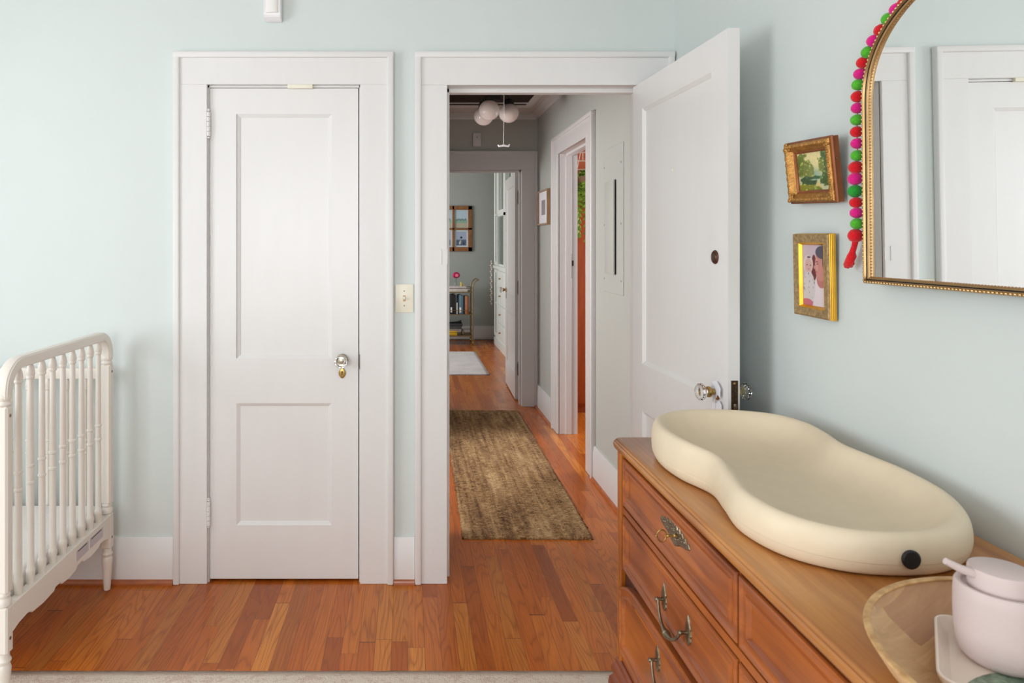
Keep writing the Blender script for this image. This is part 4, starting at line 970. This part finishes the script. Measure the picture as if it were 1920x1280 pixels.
picture('family_photograph', 1.820, 1.313, 0.164, 0.224, math.radians(0.6), math.radians(-1.4), 0.0085, sB, ('ftaupe', 'fyellow', 'fyellow'), family, 80, 116,
        'framed family photo of a man holding a baby, hung below the landscape painting', 'framed photo', 0.030, 0.0078)

# paper hang tag on the open door's knob
tg = thing('door_hanger', (pd.x-0.01, pd.y, 0.83), 'white paper hang tag looped over the glass knob of the open door', 'hang tag')
ft = lambda u, v, h: tuple(Vector(fd(WD-0.066+u, 0.945+v, TH+0.0085+h)))
tag1 = [(-0.010, 0.014), (0.016, 0.034), (0.038, 0.020), (0.038, -0.012), (0.024, -0.018), (0.018, -0.004), (0.004, 0.010)]
tag1 = [(-0.024, 0.004), (-0.018, -0.012), (-0.004, -0.020), (0.012, -0.016), (0.020, -0.004), (0.036, -0.014), (0.038, 0.018), (0.014, 0.036), (-0.014, 0.030)]
g = G(); g.prism(tag1, lambda u, v: ft(u, v, 0.0), lambda u, v: ft(u, v, 0.0009)); g.done('upper_tag', 'paper', tg)
tag2 = [(-0.020, -0.075), (0.040, -0.075), (0.040, -0.032), (0.030, -0.024), (0.018, -0.024), (0.010, -0.032), (-0.020, -0.034)]
g = G(); g.prism(tag2, lambda u, v: ft(u, v, -0.002), lambda u, v: ft(u, v, -0.0011)); g.done('lower_tag', 'paper', tg)
g = G(); g.tube([ft(0.004, -0.018, 0), ft(0.006, -0.028, 0.004), ft(0.006, -0.05, 0.003), ft(0.0, -0.07, 0.003)], 0.0011, 6); g.done('loop', 'cord', tg)
# ================================================================ HALL
# attic grille in the hall ceiling
gr = thing('attic_grille', (0.55, 5.0, 2.49), 'dark louvred attic grille with white border in the hall ceiling', 'ceiling grille')
GX0, GX1, GY0, GY1 = 0.17, 0.93, 4.35, 5.41
g = G(); g.ringsweep(rect(GX0-0.06, GY0-0.06, GX1+0.06, GY1+0.06), [(0, 0), (0, 0.016), (0.006, 0.020), (0.05, 0.020), (0.06, 0.014), (0.06, 0)], lambda u, v, h: (u, v, 2.4994-h)); g.done('border', 'halltrim', gr)
g = G(); g.box(GX0, GY0, 2.4982, GX1, GY1, 2.4993); g.done('dark_void', 'dark', gr)
g = G(); y = GY0+0.012
M['louvre'] = simple('dusty_louvre', L(96, 82, 76), 0.6, var=0.1)
while y < GY1: g.box(-0.5*(GX1-GX0), -0.008, -0.0008, 0.5*(GX1-GX0), 0.008, 0.0008, X=Matrix.Translation(((GX0+GX1)/2, y, 2.491)) @ Matrix.Rotation(math.radians(40), 4, 'X')); y += 0.021
g.done('louvres', M['louvre'], gr)
g = G(); g.box(GX0, 5.285, 2.478, GX1, 5.300, 2.492); g.done('cross_bar', 'halltrim', gr)
# three-globe ceiling light
cl = thing('ceiling_light', (0.60, 4.63, 2.50), 'black ceiling light with three white glass globes in the hall', 'ceiling light')
cl.location.z = 2.50
g = G(); g.lathe([(0, 0), (0.085, 0), (0.085, 0.012), (0.07, 0.025), (0.02, 0.032), (0.018, 0.08), (0.03, 0.085), (0.03, 0.115), (0.012, 0.125), (0, 0.128)], (0.595, 4.63, 2.48), (0, 0, -1), 28); g.done('canopy', 'black', cl)
glb = [(917, 206.5, 4.50, 0.069), (907, 217, 4.76, 0.069), (954, 212, 4.66, 0.068)]
for (px, py, d, r) in glb:
    c = Vector(((px-765)/1280*d, d, CAMH-(py-455)/1280*d))
    top = c+Vector((0, 0, r))
    g = G(); g.tube([Vector((0.595, 4.63, 2.385)), Vector((0.595, 4.63, 2.385)).lerp(top+Vector((0, 0, 0.03)), 0.5)+Vector((0, 0, 0.025)), top+Vector((0, 0, 0.045)), top+Vector((0, 0, 0.0))], 0.007, 10)
    g.lathe([(0.012, 0.03), (0.030, 0.022), (0.036, 0.0), (0.036, -0.014), (0.0, -0.014)], tuple(top), n=20); a_ = g.done('arm', 'black', cl)
    g = G(); g.sph(c, r, 32, (1, 1, 0.97)); g.done('glass_globe', 'globe', cl)
pc_ = thing('pull_cord', (0.59, 4.2, 1.99), 'thin white attic pull cord with a T-shaped handle, hanging before the globe light', 'pull cord')
pxc = (944.5-765)/1280*4.2; zc = CAMH+(455-272)/1280*4.2
g = G(); g.tube([(pxc, 4.2, 2.499), (pxc+0.002, 4.2, 2.2), (pxc-0.002, 4.2, zc+0.004)], 0.0016, 8); g.done('cord', 'cord', pc_)
g = G(); g.tube([(pxc-0.036, 4.2, zc+0.003), (pxc-0.030, 4.2, zc-0.006), (pxc-0.012, 4.2, zc-0.004), (pxc, 4.2, zc-0.001), (pxc+0.012, 4.2, zc-0.004), (pxc+0.028, 4.2, zc-0.006), (pxc+0.036, 4.2, zc+0.004)], [0.004, 0.006, 0.006, 0.008, 0.006, 0.006, 0.004], 10); g.done('handle', 'white_pl', pc_)
# small sensor over the far doorway
se = thing('wall_sensor', (0.588, 5.85, 2.21), 'small white alarm sensor box above the far doorway', 'alarm sensor')
g = G(); mk(fE)(g, 0.553, 2.222, 0, 0.624, 2.338, 0.030, 0.006, 3); g.done('housing', 'halltrim', se)
g = G(); g.lathe([(0, 0), (0.006, 0), (0.005, 0.002), (0, 0.003)], (0.590, 5.82, 2.30), (0, -1, 0), 12); g.done('indicator', 'scrap', se)
# electrical panel cover on the hall wall
ep = thing('electrical_panel', (XH, 3.70, 1.127), 'flush painted electrical panel cover with ajar door on the hall wall', 'electrical panel')
g = G(); mk(fH)(g, 3.508, 1.127, 0, 3.875, 1.92, 0.004, 0.0015); g.done('cover', 'hallwall', ep)
g = G(); g.box(-0.008, -0.0955, 1.230, 0.0, 0.0955, 1.737, bev=0.001, X=Matrix.Translation((XH-0.006, 3.725, 0)) @ Matrix.Rotation(math.radians(-2.2), 4, 'Z')); g.done('panel_door', 'hallwall', ep)
g = G(); mk(fH)(g, 3.624, 1.232, 0.0038, 3.646, 1.737, 0.0052); g.done('door_gap', 'dark', ep)
for zz in (1.20, 1.50, 1.82):
    for yy in (3.545, 3.845):
        g = G(); g.lathe([(0, 0), (0.006, 0), (0.005, 0.002), (0, 0.0025)], (XH-0.004, yy, zz), (-1, 0, 0), 10); g.done('screw', 'scrap', ep)
# framed print on the hall wall
hp = thing('framed_print', (XH, 5.52, 1.55), 'small framed print with white mat on the grey hall wall', 'framed print')
g = G(); g.ringsweep(rect(5.33, 1.545, 5.72, 1.825), [(0, 0.001), (0, 0.026), (0.012, 0.026), (0.012, 0.001)], fH); g.done('frame', 'pinewood', hp)
g = G(); mk(fH)(g, 5.341, 1.556, 0.0015, 5.709, 1.814, 0.014); g.done('mat', 'paper', hp)
g = G(); mk(fH)(g, 5.45, 1.625, 0.0135, 5.60, 1.745, 0.0148); g.done('print', 'scrap', hp, label='pale grey print')

# room off the hall: cabinet and hanging fern in front of the brick
cb = thing('wooden_cupboard', (1.75, 5.6, 0), 'tall rust-stained wooden cupboard seen through the hall doorway', 'cupboard')
g = G(); g.box(1.30, 5.62, 0.06, 2.20, 5.73, 1.93, bev=0.006); g.box(1.29, 5.60, 1.93, 2.21, 5.73, 1.955, bev=0.006); g.box(1.32, 5.64, 0, 2.18, 5.73, 0.06); g.done('body', 'rust', cb)
for xa, xb in ((1.305, 1.742), (1.758, 2.195)):
    g = G(); g.box(xa, 5.603, 0.08, xb, 5.619, 1.92, bev=0.004); dd = g.done('door', 'rust', cb)
    g = G(); g.sph(((xb-0.03) if xa < 1.5 else xa+0.03, 5.592, 1.0), 0.012, 12); g.done('knob', 'brass', dd)
fn = thing('hanging_fern', (1.40, 5.30, 2.0), 'bright green hanging fern glimpsed in the side room doorway', 'plant')
g = G(); g.lathe([(0, 0), (0.07, 0.0), (0.10, 0.13), (0.105, 0.14), (0.095, 0.14), (0.09, 0.12), (0, 0.12)], (1.395, 5.30, 1.77), n=24); g.done('pot', 'pinewood', fn)
g = G()
for a in (0.4, 2.5, 4.6): g.tube([(1.395+0.10*math.cos(a), 5.30+0.10*math.sin(a), 1.905), (1.395, 5.30, 2.40)], 0.0015, 5)
g.tube([(1.395, 5.30, 2.40), (1.395, 5.30, 2.62)], 0.0018, 5); g.done('hanger', 'cord', fn)
g = G(); r_ = random.Random(4)
for k in range(46):
    a = r_.uniform(0, 2*math.pi); R_ = r_.uniform(0.08, 0.145); drop = r_.uniform(0.15, 0.50); prev = None; m = 14; sd_ = Vector((-math.sin(a), math.cos(a), 0))
    for j in range(m):
        t_ = j/(m-1); c = Vector((1.395+math.cos(a)*R_*min(1, t_*1.8), 5.30+math.sin(a)*R_*min(1, t_*1.8), 1.91+0.07*math.sin(min(1, t_*2)*math.pi)-drop*t_**1.6))
        if prev is not None:
            for s_ in (-1, 1):
                ln = 0.050*(1-0.6*t_); tip = c+sd_*s_*ln+Vector((0, 0, -0.02)); w_ = (c-prev)*0.42
                n_ = Vector((0, 0, 0.0008)); v = [g.bm.verts.new(q) for q in (c-w_, tip, c+w_)]; v2 = [g.bm.verts.new(Vector(q)+Vector((0.0008*math.cos(a), 0.0008*math.sin(a), 0.0006))) for q in (c-w_, tip, c+w_)]
                g.bm.faces.new(v); g.bm.faces.new(v2[::-1])
                for q in range(3): g.bm.faces.new((v[q], v2[q], v2[(q+1) % 3], v[(q+1) % 3]))
        prev = c
g.done('fronds', 'leaf', fn, sharp=180)

# ================================================================ FAR ROOM
bcab = thing('built_in_cabinet', (1.4, 8.4, 0), 'white built-in cabinet with glass doors above drawers, right side of the far room', 'cabinet')
CXF = 1.215
g = G(); g.box(CXF, 7.1, 0.0, 1.94, 9.50, 2.60); g.box(CXF-0.02, 7.1, 0, CXF, 9.50, 0.10); g.box(CXF-0.03, 7.08, 1.05, CXF, 9.52, 1.09); g.done('body', 'cabinet', bcab)
fC = lambda u, v, h: (CXF-h, u, v)
def gdoor(ya, yb, za, zb, fw=0.05):
    g = G(); g.ringsweep(rect(ya, za, yb, zb), [(0, 0.001), (0, 0.022), (fw-0.006, 0.022), (fw, 0.014), (fw, 0.001)], fC); d_ = g.done('glass_door', 'cabinet', bcab)
    g = G(); mk(fC)(g, ya+fw-0.003, za+fw-0.003, 0.002, yb-fw+0.003, zb-fw+0.003, 0.007); g.done('pane', 'glassdark', d_)
    g = G(); mk(fC)(g, (ya+yb)/2-0.01, za+fw, 0.006, (ya+yb)/2+0.01, zb-fw, 0.018) if yb-ya > 0.4 else mk(fC)(g, ya+fw, (za+zb)/2-0.01, 0.006, yb-fw, (za+zb)/2+0.01, 0.018); g.done('muntin', 'cabinet', d_)
gdoor(9.16, 9.46, 0.13, 1.04, 0.045); gdoor(9.16, 9.46, 1.10, 2.45, 0.045)
gdoor(8.52, 9.12, 1.78, 2.45, 0.05); gdoor(7.86, 8.48, 1.78, 2.45, 0.05)
g = G(); mk(fC)(g, 8.52, 1.12, 0.001, 9.12, 1.74, 0.004); g.done('niche_back', 'glassdark', bcab)
g = G()
for (a, b, c_, d_) in ((8.50, 1.09, 8.53, 1.78), (9.11, 1.09, 9.14, 1.78), (8.50, 1.745, 9.14, 1.78)): mk(fC)(g, a, b, 0.001, c_, d_, 0.024)
g.done('niche_frame', 'cabinet', bcab)
for za, zb in ((0.13, 0.34), (0.36, 0.58), (0.60, 0.82), (0.84, 1.03)):
    for ya, yb in ((8.50, 9.12), (7.86, 8.48)):
        g = G(); mk(fC)(g, ya, za, 0.001, yb, zb, 0.020, 0.003); dd = g.done('drawer', 'cabinet', bcab)
        g = G(); g.lathe([(0.008, 0), (0.006, 0.01), (0.013, 0.018), (0.010, 0.026), (0, 0.028)], fC((ya+yb)/2, (za+zb)/2, 0.019), (-1, 0, 0), 12); g.done('knob', 'brass', dd)
gb = thing('bead_garland', (1.16, 9.55, 0.75), 'pale strand of beads hanging at the corner of the built-in cabinet', 'garland')
g = G(); g.tube([(1.165, 9.545, 1.16), (1.165, 9.545, 0.52)], 0.002, 6)
for k in range(22): g.sph((1.165+0.008*math.sin(k*2.1), 9.545, 1.14-0.028*k), 0.013, 8)
g.done('beads', 'tray', gb)
# old sash window used as a picture frame
pf = thing('four_photo_frame', (0.6535, 9.85, 1.277), 'old brown wooden window sash holding beach photos on the far wall', 'picture frame')
fF = lambda u, v, h: (u, 9.85-h, v)
fu0, fu1, fv0, fv1 = 0.385, 0.922, 1.277, 1.930
g = G()
for (a, b, c_, d_) in ((fu0, fv0, fu0+0.055, fv1), (fu1-0.055, fv0, fu1, fv1), (fu0, fv0, fu1, fv0+0.06), (fu0, fv1-0.055, fu1, fv1), (0.6385, fv0, 0.6685, fv1), (fu0, 1.585, fu1, 1.615)): mk(fF)(g, a, b, 0.001, c_, d_, 0.03, 0.003)
g.done('sash_frame', 'sashwood', pf)
def beach(kind):
    def f(U, V):
        nz = blobs(U, V, 160, 11+kind, 0.03, 0.08); inn = (U > 0.14) & (U < 0.86) & (V > 0.10) & (V < 0.90)
        A = np.zeros(U.shape+(3,))+np.array((0.82, 0.86, 0.88))
        if kind % 2 == 0:
            B = np.zeros_like(A)+np.array((0.74, 0.84, 0.90)); B = lerp3(B, (0.56, 0.72, 0.66), sm(-V, -0.5, -0.42)); B = lerp3(B, (0.74, 0.72, 0.62), sm(-V, -0.30, -0.24))
            for k in range(6): c_ = 0.2+0.12*k; B = lerp3(B, (0.12, 0.10, 0.12), sm(1-np.sqrt(((U-c_)/0.045)**2+((V-0.44-0.03*(k % 2))/0.05)**2), 0, 0.2))
            A = np.where(((U > 0.06) & (U < 0.94) & (V > 0.05) & (V < 0.95))[..., None], B, A)
        else:
            B = np.zeros_like(A)+np.array((0.66, 0.72, 0.84)); B = lerp3(B, (0.32, 0.40, 0.52), sm(-V, -0.46, -0.40)); B = lerp3(B, (0.20, 0.20, 0.24), sm(nz, 0.2, 0.6)*sm(-V, -0.40, -0.30))
            B = lerp3(B, (0.86, 0.82, 0.74), sm(1-np.sqrt(((U-0.42-0.2*(V-0.3))/0.07)**2+((V-0.28)/0.14)**2), 0, 0.2)); B = lerp3(B, (0.12, 0.12, 0.14), sm(1-np.sqrt(((U-0.50)/0.10)**2+((V-0.56)/0.06)**2), 0, 0.2))
            A = np.where(inn[..., None], B, A)
        return A
    return f
k = 0
for (ua, ub) in ((fu0+0.053, 0.640), (0.667, fu1-0.053)):
    for (va, vb) in ((1.613, fv1-0.053), (fv0+0.058, 1.587)):
        colorgrid('photo', 26, 34, lambda u, v, ua=ua, ub=ub, va=va, vb=vb: (ua+(ub-ua)*u, 9.842, va+(vb-va)*v), beach(k), pf); k += 1
# bar cart
bt = thing('bar_cart', (0.54, 9.42, 0), 'antique gold three-tier bar cart holding books against the far wall', 'bar cart')
BX0, BX1, BY0, BY1 = 0.18, 0.885, 9.30, 9.64
M['cartgold'] = simple('dull_cart_gold', L(140, 118, 84), 0.45, 0.7, var=0.15, vs=30)
def zpx(y, d=9.32): return CAMH-(y-455)/1280*d
zsh = [zpx(547), zpx(588.5), zpx(629)]
for z_ in zsh:
    g = G(); g.box(BX0, BY0, z_-0.012, BX1, BY1, z_, bev=0.003); g.done('shelf', 'cartgold', bt)
for z_ in zsh:
    g = G()
    for yy in (BY0, BY1): g.tube([(BX0, yy, z_+0.05), (BX1, yy, z_+0.05)], 0.004, 8)
    for xx in (BX0, BX1): g.tube([(xx, BY0, z_+0.05), (xx, BY1, z_+0.05)], 0.004, 8)
    g.done('gallery_rail', 'cartgold', bt)
for xx in (BX0, BX1):
    for yy in (BY0, BY1):
        g = G(); g.tube([(xx, yy, 0.07), (xx, yy, zsh[0]+0.05)], 0.009, 12); g.done('post', 'cartgold', bt)
        g = G(); g.lathe([(0, -0.010), (0.026, -0.010), (0.034, -0.006), (0.034, 0.006), (0.026, 0.010), (0, 0.010)], (xx, yy, 0.034), (1, 0, 0), 24); g.box(xx-0.014, yy-0.008, 0.03, xx-0.011, yy+0.008, 0.075); g.box(xx+0.011, yy-0.008, 0.03, xx+0.014, yy+0.008, 0.075); g.box(xx-0.014, yy-0.008, 0.07, xx+0.014, yy+0.008, 0.076); g.done('caster', 'brass', bt)
for sg, xx in ((1, BX1), (-1, BX0)):
    g = G(); pts = [(0, 0.04), (0.006, 0.09), (0.025, 0.13), (0.055, 0.158), (0.075, 0.165)]
    for yy in (BY0, BY1): g.tube([(xx+sg*a, yy, zsh[0]+b) for a, b in pts], 0.008, 10)
    g.tube([(xx+sg*0.075, BY0, zsh[0]+0.165), (xx+sg*0.075, BY1, zsh[0]+0.165)], 0.009, 10); g.done('handle', 'cartgold', bt)
# books standing on the middle shelf (right end visible through the door)
bk = [((30, 32, 36), 0.028, 0.262, 'black book with white spine foot, far left among the upright books in view'), ((18, 18, 20), 0.034, 0.270, 'thick black book second from the left on the cart'), ((36, 46, 52), 0.022, 0.248, 'narrow charcoal book just right of the thick black one'), ((226, 224, 216), 0.016, 0.155, 'short thin white book in the middle of the upright row'), ((34, 50, 56), 0.020, 0.258, 'dark teal book beside the short white one'),
      ((98, 130, 148), 0.032, 0.262, 'pale blue book, widest of the blue spines on the cart'), ((84, 112, 126), 0.022, 0.250, 'slate blue book right of the pale blue one'), ((28, 36, 50), 0.026, 0.240, 'navy book between slate blue and tan spines'), ((176, 122, 84), 0.034, 0.246, 'tan orange book near the right end of the cart shelf'), ((130, 76, 54), 0.022, 0.238, 'reddish brown book at the right end of the cart shelf')]
x = 0.578
for i, (c, w_, h_, lab) in enumerate(bk):
    t_ = thing('book', (x+w_/2, 9.40, zsh[1]), lab, 'book', 'upright books on the bar cart')
    mt = bookmat('book_cover_%d' % i, c); z_ = zsh[1]+0.0005
    g = G(); g.box(x+0.0008, 9.325, z_, x+0.003, 9.50, z_+h_); g.box(x+w_-0.003, 9.325, z_, x+w_-0.0008, 9.50, z_+h_); g.box(x+0.0008, 9.322, z_, x+w_-0.0008, 9.326, z_+h_, bev=0.001); g.done('cover', mt, t_)
    g = G(); g.box(x+0.003, 9.326, z_+0.003, x+w_-0.003, 9.495, z_+h_-0.003); g.done('pages', 'paper', t_)
    if i in (0, 5): 
        g = G(); g.box(x+0.004, 9.3205, z_+0.02, x+w_-0.004, 9.3222, z_+0.09); g.done('spine_panel', 'paper', t_, label='white spine panel')
    x += w_
def flat(z_, xa, xb, h_, c, lab, i, grp, ya=9.33, yb=9.55):
    t_ = thing('book', ((xa+xb)/2, (ya+yb)/2, z_), lab, 'book', grp); mt = bookmat('flat_cover_%d' % i, c)
    g = G(); g.box(xa, ya, z_+0.0004, xb, yb, z_+0.003); g.box(xa, ya, z_+h_-0.003, xb, yb, z_+h_); g.box(xa, ya-0.001, z_+0.0004, xb, ya+0.003, z_+h_, bev=0.001); g.done('cover', mt, t_)
    g = G(); g.box(xa+0.003, ya+0.003, z_+0.003, xb-0.003, yb-0.003, z_+h_-0.003); g.done('pages', 'paper', t_)
z_ = zsh[0]
flat(z_, 0.46, 0.815, 0.038, (226, 220, 216), 'lower of two large white books lying on the cart top', 0, 'flat books on the cart top')
flat(z_+0.0385, 0.44, 0.80, 0.034, (214, 206, 210), 'upper large white book on the cart top, under the vase', 1, 'flat books on the cart top')
vs_ = thing('bud_vase', (0.66, 9.42, z_+0.073), 'small clear bud vase with a magenta flower on the white books', 'vase')
zb_ = z_+0.073
g = G(); g.lathe([(0, 0), (0.018, 0), (0.021, 0.02), (0.015, 0.045), (0.008, 0.06), (0.009, 0.068), (0.006, 0.068), (0.006, 0.058), (0.012, 0.042), (0.017, 0.02), (0.014, 0.004), (0, 0.004)], (0.66, 9.42, zb_+0.0005), n=20); g.done('glass_vase', 'glass', vs_)
fl_ = thing('flower', (0.66, 9.42, zb_+0.01), 'magenta and pink flower standing in the bud vase', 'flower')
g = G(); g.tube([(0.66, 9.42, zb_+0.008), (0.661, 9.42, zb_+0.06), (0.665, 9.42, zb_+0.125)], 0.0035, 8); g.done('stem', 'stem', fl_)
M['petal'] = simple('magenta_petals', L(196, 24, 110), 0.6, var=0.3, vs=40); M['petal2'] = simple('pink_petals', L(238, 120, 130), 0.6, var=0.15, vs=40)
g = G()
for k in range(12):
    a = 2*math.pi*k/12; g.sph((0.665+0.034*math.cos(a), 9.42+0.02*math.sin(a*1.7), zb_+0.150+0.026*math.sin(a)), 0.019, 10, (1, 0.6, 1))
g.done('outer_petals', 'petal', fl_)
g = G()
for k in range(7): a = 2*math.pi*k/7; g.sph((0.673+0.013*math.cos(a), 9.402, zb_+0.148+0.013*math.sin(a)), 0.012, 8)
g.done('inner_petals', 'petal2', fl_)
M['yell'] = simple('yellow_wax', L(222, 196, 96), 0.5); M['yellow'] = simple('yellow_box_card', L(226, 186, 40), 0.5)
g = G(); g.lathe([(0, 0), (0.014, 0), (0.015, 0.014), (0.009, 0.026), (0.016, 0.034), (0.014, 0.05), (0.008, 0.056), (0, 0.058)], (0.735, 9.42, zb_+0.0005), n=18); g.lathe([(0, 0), (0.011, 0), (0.012, 0.018), (0.006, 0.028), (0, 0.03)], (0.768, 9.43, zb_+0.0005), n=16)
g.done('ornament', 'yell', label='little pale yellow ornament beside the vase on the white books', category='ornament')
z_ = zsh[2]
flat(z_+0.125, 0.50, 0.745, 0.036, (44, 48, 54), 'dark grey book lying on the lower shelf stack', 2, 'dark books on the lowest cart shelf')
M['ybox'] = M['yellow']
g = G(); g.box(0.47, 9.33, z_+0.0005, 0.672, 9.50, z_+0.062, bev=0.004); g.done('yellow_box', 'yellow', label='bright yellow box on the lowest shelf of the bar cart', category='box')
g = G(); g.box(0.46, 9.34, z_+0.0625, 0.70, 9.52, z_+0.0935, bev=0.003); g.done('grey_box', 'scrap', label='pale grey flat box lying on the yellow box', category='box')
flat(z_+0.094, 0.48, 0.735, 0.030, (70, 74, 78), 'slate book lying under the dark grey book', 3, 'dark books on the lowest cart shelf')
g = G(); g.lathe([(0, 0), (0.024, 0), (0.028, 0.03), (0.018, 0.055), (0.012, 0.075), (0, 0.078)], (0.755, 9.42, z_+0.0005), n=18); g.done('dark_jar', 'pewter', label='small dark jar right of the yellow box on the lowest shelf', category='jar')
g = G(); zz = z_+0.1612; g.tube([(0.50, 9.40, zz+0.010), (0.60, 9.40, zz+0.010), (0.68, 9.40, zz+0.014), (0.735, 9.40, zz+0.024)], [0.008, 0.008, 0.012, 0.022], 14); g.done('bottle_opener', 'black', label='black bottle-shaped tool lying on the dark grey book', category='bar tool')
